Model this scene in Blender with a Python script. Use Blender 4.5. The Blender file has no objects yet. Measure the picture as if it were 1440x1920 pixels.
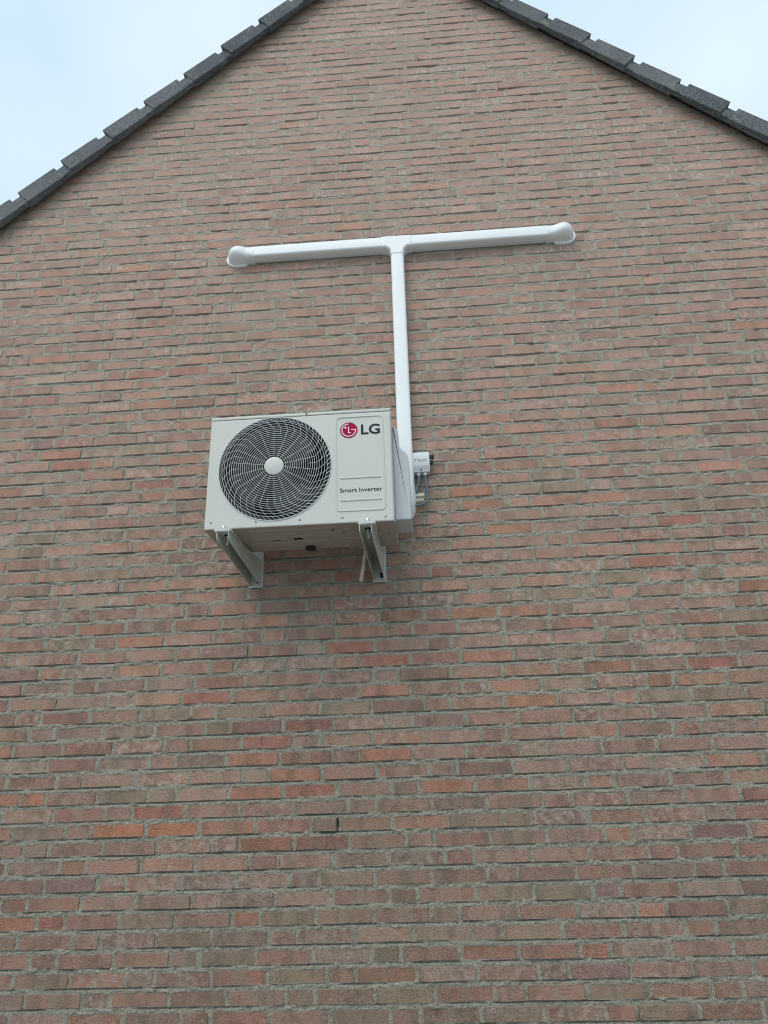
import bpy, bmesh, math, random
import numpy as np
from mathutils import Vector, Matrix

random.seed(7)
rng = np.random.default_rng(11)
scene = bpy.context.scene
C = scene.collection
PI = math.pi

# ------------------------------------------------------------ camera
CAM_F = 1273.6            # focal length in pixels of a 1920 px high picture
CAM_D = 2.9666            # metres from the wall
cam_d = bpy.data.cameras.new("camera")
cam = bpy.data.objects.new("camera", cam_d)
C.objects.link(cam)
cam_d.sensor_fit = 'VERTICAL'
cam_d.sensor_height = 24.0
cam_d.lens = 24.0 * CAM_F / 1920.0
cam_d.clip_start = 0.05
cam_d.clip_end = 2000.0
th, ps, ro = 0.376854, -0.050689, -0.033138
Fv = Vector((math.sin(ps) * math.cos(th), math.cos(ps) * math.cos(th), math.sin(th)))
Rv = Vector((math.cos(ps), -math.sin(ps), 0.0))
Uv = Rv.cross(Fv)
R2 = Rv * math.cos(ro) + Uv * math.sin(ro)
U2 = Uv * math.cos(ro) - Rv * math.sin(ro)
m3 = Matrix((R2, U2, -Fv)).transposed()
cam.matrix_world = Matrix.Translation((0, -CAM_D, 0)) @ m3.to_4x4()
scene.camera = cam

# ------------------------------------------------------------ world
SUN_EL, SUN_AZ = math.radians(52), math.radians(-22)   # azimuth from the wall normal, negative = left
world = bpy.data.worlds.new("World")
scene.world = world
world.use_nodes = True
nt = world.node_tree
for n in list(nt.nodes):
    nt.nodes.remove(n)
out = nt.nodes.new('ShaderNodeOutputWorld')
bg_sky = nt.nodes.new('ShaderNodeBackground')
bg_cloud = nt.nodes.new('ShaderNodeBackground')
mixw = nt.nodes.new('ShaderNodeMixShader')
sky = nt.nodes.new('ShaderNodeTexSky')
sky.sky_type = 'NISHITA'
sky.sun_disc = False
sky.sun_elevation = SUN_EL
sky.sun_rotation = math.radians(180) - SUN_AZ
sky.dust_density = 2.0
bg_sky.inputs[1].default_value = 0.12
nt.links.new(sky.outputs[0], bg_sky.inputs[0])
tc = nt.nodes.new('ShaderNodeTexCoord')
ns = nt.nodes.new('ShaderNodeTexNoise')
ns.inputs['Scale'].default_value = 2.3
ns.inputs['Detail'].default_value = 4
ns.inputs['Roughness'].default_value = 0.45
nt.links.new(tc.outputs['Generated'], ns.inputs['Vector'])
cr = nt.nodes.new('ShaderNodeValToRGB')
cr.color_ramp.elements[0].position = 0.35
cr.color_ramp.elements[0].color = (0.50, 0.685, 0.815, 1)
cr.color_ramp.elements[1].position = 0.68
cr.color_ramp.elements[1].color = (0.70, 0.825, 0.895, 1)
nt.links.new(ns.outputs[0], cr.inputs[0])
nt.links.new(cr.outputs[0], bg_cloud.inputs[0])
bg_cloud.inputs[1].default_value = 0.97
mixw.inputs[0].default_value = 0.85
nt.links.new(bg_sky.outputs[0], mixw.inputs[1])
nt.links.new(bg_cloud.outputs[0], mixw.inputs[2])
nt.links.new(mixw.outputs[0], out.inputs[0])

# ------------------------------------------------------------ sun
sd = bpy.data.lights.new("sun", 'SUN')
sd.energy = 1.25
sd.angle = math.radians(50)
sd.color = (1.0, 0.965, 0.91)
sun = bpy.data.objects.new("sun", sd)
C.objects.link(sun)
to_sun = Vector((math.sin(SUN_AZ) * math.cos(SUN_EL), -math.cos(SUN_AZ) * math.cos(SUN_EL), math.sin(SUN_EL)))
sun.rotation_euler = to_sun.to_track_quat('Z', 'Y').to_euler()

# ------------------------------------------------------------ exposure
scene.view_settings.view_transform = 'Standard'
scene.view_settings.look = 'None'
scene.view_settings.exposure = 0.40
scene.view_settings.gamma = 1.0
scene.view_settings.use_curve_mapping = False
scene.cycles.pixel_filter_type = 'BLACKMAN_HARRIS'
scene.cycles.filter_width = 1.05


# ============================================================ materials
def new_mat(name):
    m = bpy.data.materials.new(name)
    m.use_nodes = True
    t = m.node_tree
    for n in list(t.nodes):
        t.nodes.remove(n)
    o = t.nodes.new('ShaderNodeOutputMaterial')
    b = t.nodes.new('ShaderNodeBsdfPrincipled')
    t.links.new(b.outputs[0], o.inputs[0])
    return m, t, b


def N(t, typ, **kw):
    n = t.nodes.new(typ)
    for k, v in kw.items():
        if hasattr(n, k):
            setattr(n, k, v)
        else:
            n.inputs[k].default_value = v
    return n


def L(t, a, b):
    t.links.new(a, b)


def math_n(t, op, a, b=None, clamp=False):
    n = t.nodes.new('ShaderNodeMath')
    n.operation = op
    n.use_clamp = clamp
    for i, v in enumerate((a, b)):
        if v is None:
            continue
        if isinstance(v, (int, float)):
            n.inputs[i].default_value = v
        else:
            t.links.new(v, n.inputs[i])
    return n.outputs[0]


def mix_c(t, fac, a, b, mode='MIX'):
    n = t.nodes.new('ShaderNodeMix')
    n.data_type = 'RGBA'
    n.blend_type = mode
    n.clamp_factor = True
    for sock, v in ((n.inputs[0], fac), (n.inputs[6], a), (n.inputs[7], b)):
        if isinstance(v, (int, float)):
            sock.default_value = v
        elif isinstance(v, tuple):
            sock.default_value = (*v, 1.0) if len(v) == 3 else v
        else:
            t.links.new(v, sock)
    return n.outputs[2]


def ramp(t, fac, lo, hi):
    n = t.nodes.new('ShaderNodeMapRange')
    n.interpolation_type = 'SMOOTHSTEP'
    t.links.new(fac, n.inputs[0])
    n.inputs[1].default_value = lo
    n.inputs[2].default_value = hi
    return n.outputs[0]


def noise(t, vec, scale, detail=3, rough=0.55):
    n = t.nodes.new('ShaderNodeTexNoise')
    n.inputs['Scale'].default_value = scale
    n.inputs['Detail'].default_value = detail
    n.inputs['Roughness'].default_value = rough
    if vec is not None:
        t.links.new(vec, n.inputs['Vector'])
    return n


def bump(t, h, strength, dist, bsdf, prev=None):
    n = t.nodes.new('ShaderNodeBump')
    n.inputs['Strength'].default_value = strength
    n.inputs['Distance'].default_value = dist
    t.links.new(h, n.inputs['Height'])
    if prev is not None:
        t.links.new(prev, n.inputs['Normal'])
    t.links.new(n.outputs[0], bsdf.inputs['Normal'])
    return n.outputs[0]


def pos_vec(t, scale=(1, 1, 1)):
    g = t.nodes.new('ShaderNodeNewGeometry')
    mp = t.nodes.new('ShaderNodeVectorMath')
    mp.operation = 'MULTIPLY'
    t.links.new(g.outputs['Position'], mp.inputs[0])
    mp.inputs[1].default_value = scale
    return mp.outputs[0], g


def brick_material():
    m, t, b = new_mat("brick_clay")
    col = N(t, 'ShaderNodeAttribute', attribute_name='brick_colour').outputs['Color']
    aux = N(t, 'ShaderNodeAttribute', attribute_name='brick_aux')       # patch strength, seed, dust
    sep = t.nodes.new('ShaderNodeSeparateXYZ')
    L(t, aux.outputs['Vector'], sep.inputs[0])
    loc = N(t, 'ShaderNodeAttribute', attribute_name='brick_uv')        # local metres + seed
    lsep = t.nodes.new('ShaderNodeSeparateXYZ')
    L(t, loc.outputs['Vector'], lsep.inputs[0])
    p, g = pos_vec(t)
    # soft changes of tone along each brick
    sc = t.nodes.new('ShaderNodeVectorMath')
    sc.operation = 'MULTIPLY'
    L(t, loc.outputs['Vector'], sc.inputs[0])
    sc.inputs[1].default_value = (1.0, 0.35, 1.0)
    n1 = noise(t, sc.outputs[0], 13, 2, 0.5)
    c = mix_c(t, ramp(t, n1.outputs[0], 0.46, 0.60), col, mix_c(t, 1.0, col, (0.76, 0.82, 0.82), 'MULTIPLY'))
    n1b = noise(t, sc.outputs[0], 15, 3, 0.6)
    c = mix_c(t, math_n(t, 'MULTIPLY', ramp(t, n1b.outputs[0], 0.48, 0.66), 0.8), c,
              mix_c(t, 1.0, c, (1.10, 0.95, 0.89), 'MULTIPLY'))
    # olive kiln mark across the middle
    u = math_n(t, 'ABSOLUTE', lsep.outputs[0])
    wob = math_n(t, 'MULTIPLY', noise(t, loc.outputs['Vector'], 40, 2).outputs[0], 0.03)
    band = ramp(t, math_n(t, 'SUBTRACT', 0.050, math_n(t, 'ADD', u, wob)), 0.0, 0.028)
    c = mix_c(t, math_n(t, 'MULTIPLY', band, sep.outputs[0]), c, (0.345, 0.275, 0.195))
    # dusty cement bloom
    n2 = noise(t, p, 34, 4, 0.65)
    dustm = math_n(t, 'MULTIPLY', ramp(t, n2.outputs[0], 0.40, 0.70), sep.outputs[2], True)
    c = mix_c(t, dustm, c, (0.455, 0.350, 0.290))
    # broad faint dirt and algae
    n6 = noise(t, p, 0.9, 5, 0.62)
    c = mix_c(t, math_n(t, 'MULTIPLY', ramp(t, n6.outputs[0], 0.50, 0.70), 0.30), c, (0.245, 0.225, 0.155))
    # lime bloom high on the wall: white streaks
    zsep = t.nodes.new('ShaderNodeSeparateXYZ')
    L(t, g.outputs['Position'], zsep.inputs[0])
    hi = ramp(t, zsep.outputs[2], 0.2, 5.0)  # overall paling with height: brighter upper wall painted in, partly lime bloom
    pa, _ = pos_vec(t, (1, 1, 0.45))
    n3 = noise(t, pa, 75, 4, 0.7)
    pb, _ = pos_vec(t, (0.9, 1, 2.6))
    n3b = noise(t, pb, 3.1, 2, 0.5)
    ef = math_n(t, 'MULTIPLY', ramp(t, n3.outputs[0], 0.50, 0.62), ramp(t, n3b.outputs[0], 0.54, 0.66))
    ef = math_n(t, 'MULTIPLY', ef, ramp(t, zsep.outputs[2], 1.6, 3.0))
    # vertical light falloff painted into the brick colour: darker low, brighter high
    height_light = t.nodes.new('ShaderNodeMapRange')
    L(t, zsep.outputs[2], height_light.inputs[0])
    height_light.inputs[1].default_value, height_light.inputs[2].default_value = -1.0, 1.5
    height_light.inputs[3].default_value, height_light.inputs[4].default_value = 0.88, 1.28
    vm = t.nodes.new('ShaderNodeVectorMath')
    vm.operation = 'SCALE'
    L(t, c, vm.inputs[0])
    L(t, height_light.outputs[0], vm.inputs['Scale'])
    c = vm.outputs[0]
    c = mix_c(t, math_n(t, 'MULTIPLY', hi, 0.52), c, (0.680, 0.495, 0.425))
    c = mix_c(t, math_n(t, 'MULTIPLY', ef, 0.8), c, (0.76, 0.68, 0.62))
    # sand grain
    n4 = noise(t, p, 165, 4, 0.85)
    c = mix_c(t, math_n(t, 'MULTIPLY', ramp(t, n4.outputs[0], 0.50, 0.36), 0.75), c,
              mix_c(t, 1.0, c, (0.45, 0.43, 0.45), 'MULTIPLY'))
    c = mix_c(t, math_n(t, 'MULTIPLY', ramp(t, n4.outputs[0], 0.54, 0.68), 0.45), c, (0.56, 0.42, 0.34))
    # edge: cement smear near the rim
    n5 = noise(t, p, 60, 3, 0.6)
    vabs = math_n(t, 'ABSOLUTE', lsep.outputs[1])
    rim = ramp(t, math_n(t, 'ADD', vabs, math_n(t, 'MULTIPLY', n5.outputs[0], 0.012)), 0.0245, 0.0310)
    c = mix_c(t, math_n(t, 'MULTIPLY', rim, 0.45), c, (0.33, 0.32, 0.28))
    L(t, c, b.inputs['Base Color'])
    b.inputs['Roughness'].default_value = 0.93
    b.inputs['Specular IOR Level'].default_value = 0.18
    nb = noise(t, p, 150, 5, 0.7)
    pr = bump(t, nb.outputs[0], 1.0, 0.009, b)
    nb2 = noise(t, sc.outputs[0], 26, 3, 0.6)
    bump(t, nb2.outputs[0], 0.5, 0.006, b, pr)
    return m


def mortar_material():
    m, t, b = new_mat("cement_mortar")
    p, g = pos_vec(t)
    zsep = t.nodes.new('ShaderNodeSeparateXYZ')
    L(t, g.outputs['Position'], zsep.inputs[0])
    n1 = noise(t, p, 9, 3, 0.6)
    c = mix_c(t, n1.outputs[0], (0.335, 0.305, 0.240), (0.460, 0.425, 0.340))
    n2 = noise(t, p, 150, 4, 0.85)
    c = mix_c(t, math_n(t, 'MULTIPLY', ramp(t, n2.outputs[0], 0.49, 0.36), 0.85), c, (0.085, 0.095, 0.08))
    c = mix_c(t, math_n(t, 'MULTIPLY', ramp(t, n2.outputs[0], 0.53, 0.66), 0.7), c, (0.60, 0.60, 0.52))
    n3 = noise(t, p, 26, 3, 0.6)
    c = mix_c(t, math_n(t, 'MULTIPLY', ramp(t, n3.outputs[0], 0.58, 0.75), 0.4), c, (0.16, 0.17, 0.13))
    hi = ramp(t, zsep.outputs[2], -0.6, 4.2)  # the wall's brightness gradient painted into the mortar, paler with height
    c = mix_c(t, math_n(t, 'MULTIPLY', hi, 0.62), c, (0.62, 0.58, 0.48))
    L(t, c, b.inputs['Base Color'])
    b.inputs['Roughness'].default_value = 0.97
    b.inputs['Specular IOR Level'].default_value = 0.1
    nb = noise(t, p, 210, 5, 0.75)
    bump(t, nb.outputs[0], 1.0, 0.010, b)
    return m


def plain(name, col, rough=0.5, metal=0.0, var=0.06, vscale=8.0, bumps=0.0, bscale=300.0, spec=0.5, grime=0.0):
    m, t, b = new_mat(name)
    p, g = pos_vec(t)
    n1 = noise(t, p, vscale, 4, 0.6)
    dark = tuple(max(0, x * (1 - var)) for x in col)
    lite = tuple(min(1, x * (1 + var)) for x in col)
    c = mix_c(t, n1.outputs[0], dark, lite)
    if grime:
        ps_, _ = pos_vec(t, (1, 1, 0.18))
        n2 = noise(t, ps_, 30, 4, 0.7)
        c = mix_c(t, math_n(t, 'MULTIPLY', ramp(t, n2.outputs[0], 0.52, 0.78), grime), c,
                  tuple(x * 0.62 for x in col))
    L(t, c, b.inputs['Base Color'])
    b.inputs['Roughness'].default_value = rough
    b.inputs['Metallic'].default_value = metal
    b.inputs['Specular IOR Level'].default_value = spec
    if bumps:
        nb = noise(t, p, bscale, 4, 0.7)
        bump(t, nb.outputs[0], bumps, 0.002, b)
    return m


def tile_material():
    m, t, b = new_mat("concrete_roof_tile")
    p, g = pos_vec(t)
    n1 = noise(t, p, 6, 4, 0.6)
    c = mix_c(t, n1.outputs[0], (0.070, 0.080, 0.092), (0.225, 0.235, 0.238))
    oi = t.nodes.new('ShaderNodeObjectInfo')
    c = mix_c(t, oi.outputs['Random'], c, mix_c(t, 1.0, c, (0.68, 0.70, 0.74), 'MULTIPLY'))
    n2 = noise(t, p, 120, 3, 0.75)
    c = mix_c(t, math_n(t, 'MULTIPLY', ramp(t, n2.outputs[0], 0.52, 0.72), 0.6), c, (0.34, 0.35, 0.34))
    c = mix_c(t, math_n(t, 'MULTIPLY', ramp(t, n2.outputs[0], 0.49, 0.36), 0.8), c, (0.018, 0.02, 0.024))
    n3 = noise(t, p, 22, 4, 0.7)
    c = mix_c(t, math_n(t, 'MULTIPLY', ramp(t, n3.outputs[0], 0.56, 0.70), 0.6), c, (0.27, 0.28, 0.19))
    L(t, c, b.inputs['Base Color'])
    b.inputs['Roughness'].default_value = 0.85
    b.inputs['Specular IOR Level'].default_value = 0.3
    nb = noise(t, p, 130, 5, 0.7)
    bump(t, nb.outputs[0], 0.7, 0.004, b)
    return m


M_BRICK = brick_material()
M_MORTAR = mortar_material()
M_TILE = tile_material()
M_CASE = plain("painted_steel_casing", (0.555, 0.555, 0.512), 0.42, var=0.03, vscale=4, spec=0.4, grime=0.06)
M_BASE = plain("galvanised_base_pan", (0.36, 0.32, 0.27), 0.6, metal=0.0, var=0.10, vscale=12, grime=0.25)
M_COVER = plain("grey_plastic_cover", (0.47, 0.50, 0.515), 0.36, var=0.02)
M_PVC = plain("white_pvc_trunking", (0.780, 0.805, 0.812), 0.32, var=0.025, vscale=7, spec=0.5, grime=0.05)
M_PVCLINE = plain("trunking_joint_shadow_gap", (0.35, 0.37, 0.38), 0.6)
M_GRILLE = plain("grille_plastic", (0.54, 0.555, 0.555), 0.5, var=0.03)
M_DARK = plain("dark_plastic", (0.012, 0.013, 0.016), 0.7, var=0.2, spec=0.15)
M_FAN = plain("fan_plastic", (0.045, 0.048, 0.05), 0.6, var=0.2, spec=0.05)
M_SHROUD = plain("fan_shroud", (0.035, 0.04, 0.04), 0.6, var=0.2, spec=0.05)
M_RUBBER = plain("black_rubber", (0.02, 0.02, 0.025), 0.7, var=0.2)
M_BRKT = plain("painted_bracket_steel", (0.52, 0.56, 0.53), 0.42, var=0.05, vscale=20, grime=0.12)
M_BOLT = plain("zinc_bolt", (0.45, 0.47, 0.48), 0.35, metal=0.9, var=0.15, vscale=60)
M_BOX = plain("grey_switch_plastic", (0.60, 0.63, 0.64), 0.35, var=0.02)
M_CABLE = plain("blue_grey_cable", (0.10, 0.155, 0.19), 0.45, var=0.1)
M_BLOCK = plain("beige_plastic", (0.52, 0.51, 0.43), 0.5, var=0.05)
M_HOSE = plain("pale_drain_hose", (0.52, 0.47, 0.43), 0.6, var=0.06)
M_LG = plain("emblem_red", (0.36, 0.0, 0.05), 0.5, var=0.02, spec=0.12)
M_LGRIM = plain("emblem_dark_rim", (0.15, 0.004, 0.03), 0.35, var=0.02)
M_WHITE = plain("white_print", (0.80, 0.70, 0.74), 0.4, var=0.01)
M_INK = plain("dark_grey_print", (0.022, 0.032, 0.045), 0.6, var=0.05, spec=0.12)
M_INK2 = plain("mid_grey_print", (0.27, 0.30, 0.33), 0.5, var=0.05)
M_LABEL = plain("paper_label", (0.55, 0.55, 0.50), 0.6)
M_GROUND = plain("concrete_paving", (0.25, 0.24, 0.22), 0.9, var=0.25, vscale=3, bumps=0.5, bscale=60)


# ============================================================ helpers
def thing(name, loc, label, cat, group=None):
    o = bpy.data.objects.new(name, None)
    o.empty_display_size = 0.05
    o.location = loc
    C.objects.link(o)
    o['label'] = label
    o['category'] = cat
    if group:
        o['group'] = group
    return o


# geometry is written in world coordinates; children cancel their parent's offset
def obj(name, me, mat=None, parent=None, smooth=False, **props):
    if isinstance(me, bmesh.types.BMesh):
        bm = me
        bmesh.ops.recalc_face_normals(bm, faces=bm.faces[:])
        me = bpy.data.meshes.new(name)
        bm.to_mesh(me)
        bm.free()
    if mat is not None and not me.materials:
        me.materials.append(mat)
    if smooth:
        me.polygons.foreach_set('use_smooth', [True] * len(me.polygons))
        me.update()
        try:
            me.set_sharp_from_angle(angle=math.radians(smooth if smooth is not True else 38))
        except Exception:
            pass
    o = bpy.data.objects.new(name, me)
    C.objects.link(o)
    if parent is not None:
        o.parent = parent
        off = Vector((0, 0, 0))
        q = parent
        while q is not None:
            off += q.location
            q = q.parent
        o.location = -off
    for k, v in props.items():
        o[k] = v
    return o


def add_box(bm, x0, x1, y0, y1, z0, z1, bevel=0.0, segs=2):
    vs = [bm.verts.new((x, y, z)) for x in (x0, x1) for y in (y0, y1) for z in (z0, z1)]
    F = [(0, 1, 3, 2), (4, 6, 7, 5), (0, 4, 5, 1), (2, 3, 7, 6), (0, 2, 6, 4), (1, 5, 7, 3)]
    fs = [bm.faces.new([vs[i] for i in f]) for f in F]
    if bevel:
        es = set()
        for f in fs:
            es.update(f.edges)
        bmesh.ops.bevel(bm, geom=list(es), offset=bevel, segments=segs, profile=0.5, affect='EDGES', clamp_overlap=True)
    return bm


def box(x0, x1, y0, y1, z0, z1, bevel=0.0, segs=2):
    return add_box(bmesh.new(), x0, x1, y0, y1, z0, z1, bevel, segs)


def inset(pts, d):
    """offset a counter-clockwise (x,z) outline inwards by d"""
    n = len(pts)
    res = []
    for i in range(n):
        a, b_, c = Vector(pts[i - 1]), Vector(pts[i]), Vector(pts[(i + 1) % n])
        e1 = (b_ - a).normalized()
        e2 = (c - b_).normalized()
        n1 = Vector((-e1.y, e1.x))
        n2 = Vector((-e2.y, e2.x))
        nn = n1 + n2
        if nn.length < 1e-6:
            nn = n1
        nn.normalize()
        k = max(0.35, nn.dot(n1))
        res.append(tuple(b_ + nn * (d / k)))
    return res


def ccw(pts):
    a = sum(pts[i - 1][0] * pts[i][1] - pts[i][0] * pts[i - 1][1] for i in range(len(pts)))
    return pts if a > 0 else pts[::-1]


def rounded(pts, r, seg=5):
    """round the corners of an (x,z) outline; r number or list"""
    pts = ccw(pts) if isinstance(r, (int, float)) else pts
    res = []
    n = len(pts)
    for i in range(n):
        ri = r if isinstance(r, (int, float)) else r[i]
        a, b_, c = Vector(pts[i - 1]), Vector(pts[i]), Vector(pts[(i + 1) % n])
        if ri <= 0:
            res.append(tuple(b_))
            continue
        e1 = (a - b_).normalized()
        e2 = (c - b_).normalized()
        ang = e1.angle(e2)
        t_ = min(ri / math.tan(ang / 2), (a - b_).length * .49, (c - b_).length * .49)
        p0, p2 = b_ + e1 * t_, b_ + e2 * t_
        for k in range(seg + 1):
            s = k / seg
            res.append(tuple(p0 * (1 - s) ** 2 + b_ * 2 * s * (1 - s) + p2 * s ** 2))
    return res


def add_plate(bm, pts, y_back, y_front, bev=0.0, segs=3, back=True):
    """extrude an (x,z) outline from y_back to y_front (towards the viewer = smaller y), rounded front edge"""
    pts = ccw(pts)
    pts = [p for k, p in enumerate(pts) if (Vector(p) - Vector(pts[k - 1])).length > 2e-4]
    rings = [[bm.verts.new((p[0], y_back, p[1])) for p in pts]]
    if bev:
        for k in range(segs + 1):
            a = PI / 2 * k / segs
            ip = inset(pts, bev * (1 - math.cos(a)))
            yy = y_front + bev * (1 - math.sin(a))
            rings.append([bm.verts.new((p[0], yy, p[1])) for p in ip])
        ip = inset(pts, bev + .0012)
        rings.append([bm.verts.new((p[0], y_front, p[1])) for p in ip])
    else:
        rings.append([bm.verts.new((p[0], y_front, p[1])) for p in pts])
    n = len(pts)
    for r0, r1 in zip(rings, rings[1:]):
        for i in range(n):
            bm.faces.new((r0[i], r0[(i + 1) % n], r1[(i + 1) % n], r1[i]))
    ear(bm, rings[-1])
    if back:
        ear(bm, rings[0])
    return bm


def ear(bm, ring):
    """fill a planar ring of vertices (may be concave) by ear clipping"""
    idx_ = list(range(len(ring)))
    P = [(v.co.x, v.co.z) for v in ring]
    cr2 = lambda o, a, b_: (a[0] - o[0]) * (b_[1] - o[1]) - (a[1] - o[1]) * (b_[0] - o[0])
    guard = 0
    while len(idx_) > 3 and guard < 5000:
        guard += 1
        best, bk = None, None
        for k in range(len(idx_)):
            i_, j_, l_ = idx_[k - 1], idx_[k], idx_[(k + 1) % len(idx_)]
            c_ = cr2(P[i_], P[j_], P[l_])
            if c_ <= 1e-12:
                continue
            bad = False
            for q in idx_:
                if q in (i_, j_, l_):
                    continue
                if cr2(P[i_], P[j_], P[q]) >= -1e-12 and cr2(P[j_], P[l_], P[q]) >= -1e-12 and cr2(P[l_], P[i_], P[q]) >= -1e-12:
                    bad = True
                    break
            if bad:
                continue
            d_ = (P[i_][0] - P[l_][0]) ** 2 + (P[i_][1] - P[l_][1]) ** 2
            if best is None or d_ < best:
                best, bk = d_, k
        if bk is None:
            bk = min(range(len(idx_)), key=lambda k: abs(cr2(P[idx_[k - 1]], P[idx_[k]], P[idx_[(k + 1) % len(idx_)]])))
        i_, j_, l_ = idx_[bk - 1], idx_[bk], idx_[(bk + 1) % len(idx_)]
        try:
            bm.faces.new((ring[i_], ring[j_], ring[l_]))
        except ValueError:
            pass
        idx_.pop(bk)
    if len(idx_) == 3:
        try:
            bm.faces.new([ring[k] for k in idx_])
        except ValueError:
            pass


def plate(pts, y_back, y_front, bev=0.0, segs=3, back=True):
    return add_plate(bmesh.new(), pts, y_back, y_front, bev, segs, back)


def add_tube(bm, pts, r, sides=8, closed=False, cap=True):
    pts = [Vector(p) for p in pts]
    n = len(pts)
    rings = []
    up = Vector((0, 1, 0))
    for i, p in enumerate(pts):
        if closed:
            d = pts[(i + 1) % n] - pts[i - 1]
        else:
            d = pts[min(i + 1, n - 1)] - pts[max(i - 1, 0)]
        d.normalize()
        u = up - d * up.dot(d)
        if u.length < 0.05:
            u = Vector((1, 0, 0)) - d * d.x
        u.normalize()
        w = d.cross(u)
        rr = r(i / (n - 1)) if callable(r) else r
        rings.append([bm.verts.new(p + (u * math.cos(a) + w * math.sin(a)) * rr)
                      for a in [2 * PI * (k + .5) / sides for k in range(sides)]])
    m = n if closed else n - 1
    for i in range(m):
        a, b_ = rings[i], rings[(i + 1) % n]
        for k in range(sides):
            bm.faces.new((a[k], a[(k + 1) % sides], b_[(k + 1) % sides], b_[k]))
    if cap and not closed:
        bm.faces.new(rings[0][::-1])
        bm.faces.new(rings[-1])
    return bm


def add_lathe(bm, prof, cx, cz, seg=64):
    """prof: list of (radius, y) turned round the y axis through (cx, cz)"""
    rings = []
    for r, y in prof:
        if r < 1e-6:
            rings.append([bm.verts.new((cx, y, cz))])
        else:
            rings.append([bm.verts.new((cx + r * math.cos(2 * PI * k / seg), y, cz + r * math.sin(2 * PI * k / seg)))
                          for k in range(seg)])
    for a, b_ in zip(rings, rings[1:]):
        for k in range(seg):
            k2 = (k + 1) % seg
            if len(a) == 1:
                bm.faces.new((a[0], b_[k2], b_[k]))
            elif len(b_) == 1:
                bm.faces.new((a[k], a[k2], b_[0]))
            else:
                bm.faces.new((a[k], a[k2], b_[k2], b_[k]))
    return bm


def lathe(prof, cx, cz, seg=64):
    return add_lathe(bmesh.new(), prof, cx, cz, seg)


def bez(p0, p1, p2, p3, n=14):
    return [tuple(Vector(p0) * (1 - s) ** 3 + Vector(p1) * 3 * s * (1 - s) ** 2 + Vector(p2) * 3 * s * s * (1 - s) + Vector(p3) * s ** 3)
            for s in [i / n for i in range(n + 1)]]


def text_mesh(s, x0, x1, zb, zt_cap, y, bold=0.0):
    """flat lettering fitted between x0..x1, capitals from zb to zt_cap, facing -y"""
    cu = bpy.data.curves.new("lettering", 'FONT')
    cu.body = s
    cu.size = 1.0
    cu.offset = bold
    cu.extrude = 0.0
    cu.resolution_u = 6
    tmp = bpy.data.objects.new("tmp_text", cu)
    C.objects.link(tmp)
    bpy.context.view_layer.update()
    dg = bpy.context.evaluated_depsgraph_get()
    me = bpy.data.meshes.new_from_object(tmp.evaluated_get(dg))
    bpy.data.objects.remove(tmp)
    xs = [v.co.x for v in me.vertices]
    ys = [v.co.y for v in me.vertices]
    a, b_ = min(xs), max(xs)
    capy = 0.70
    sx = (x1 - x0) / (b_ - a)
    sz = (zt_cap - zb) / capy
    for v in me.vertices:
        v.co = Vector((x0 + (v.co.x - a) * sx, y, zb + v.co.y * sz))
    me.materials.clear()
    return me


# ============================================================ ground
bmg = bmesh.new()
vs = [bmg.verts.new(p) for p in ((-400, -400, -1.55), (400, -400, -1.55), (400, 400, -1.55), (-400, 400, -1.55))]
bmg.faces.new(vs)
obj("ground", bmg, M_GROUND, kind="structure")

# ============================================================ the house gable
house = thing("brick_house", (0, 0.0, -1.55),
              "brick house gable of weathered red brown bricks with grey mortar and dark concrete verge tiles", "house")

CP = 0.0641522          # course pitch
PH = -0.3101784         # underside of course 0
BH = 0.0508             # brick height
SP = 0.22               # stretcher pitch
HP = 0.11               # header pitch
HALF = 4.15
APX = -0.057
SL = 0.976              # gable slope (rise per metre)
LINE_Z = 5.40           # wall top at the apex


def wall_top(x):
    return LINE_Z - SL * abs(x - APX)


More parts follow.
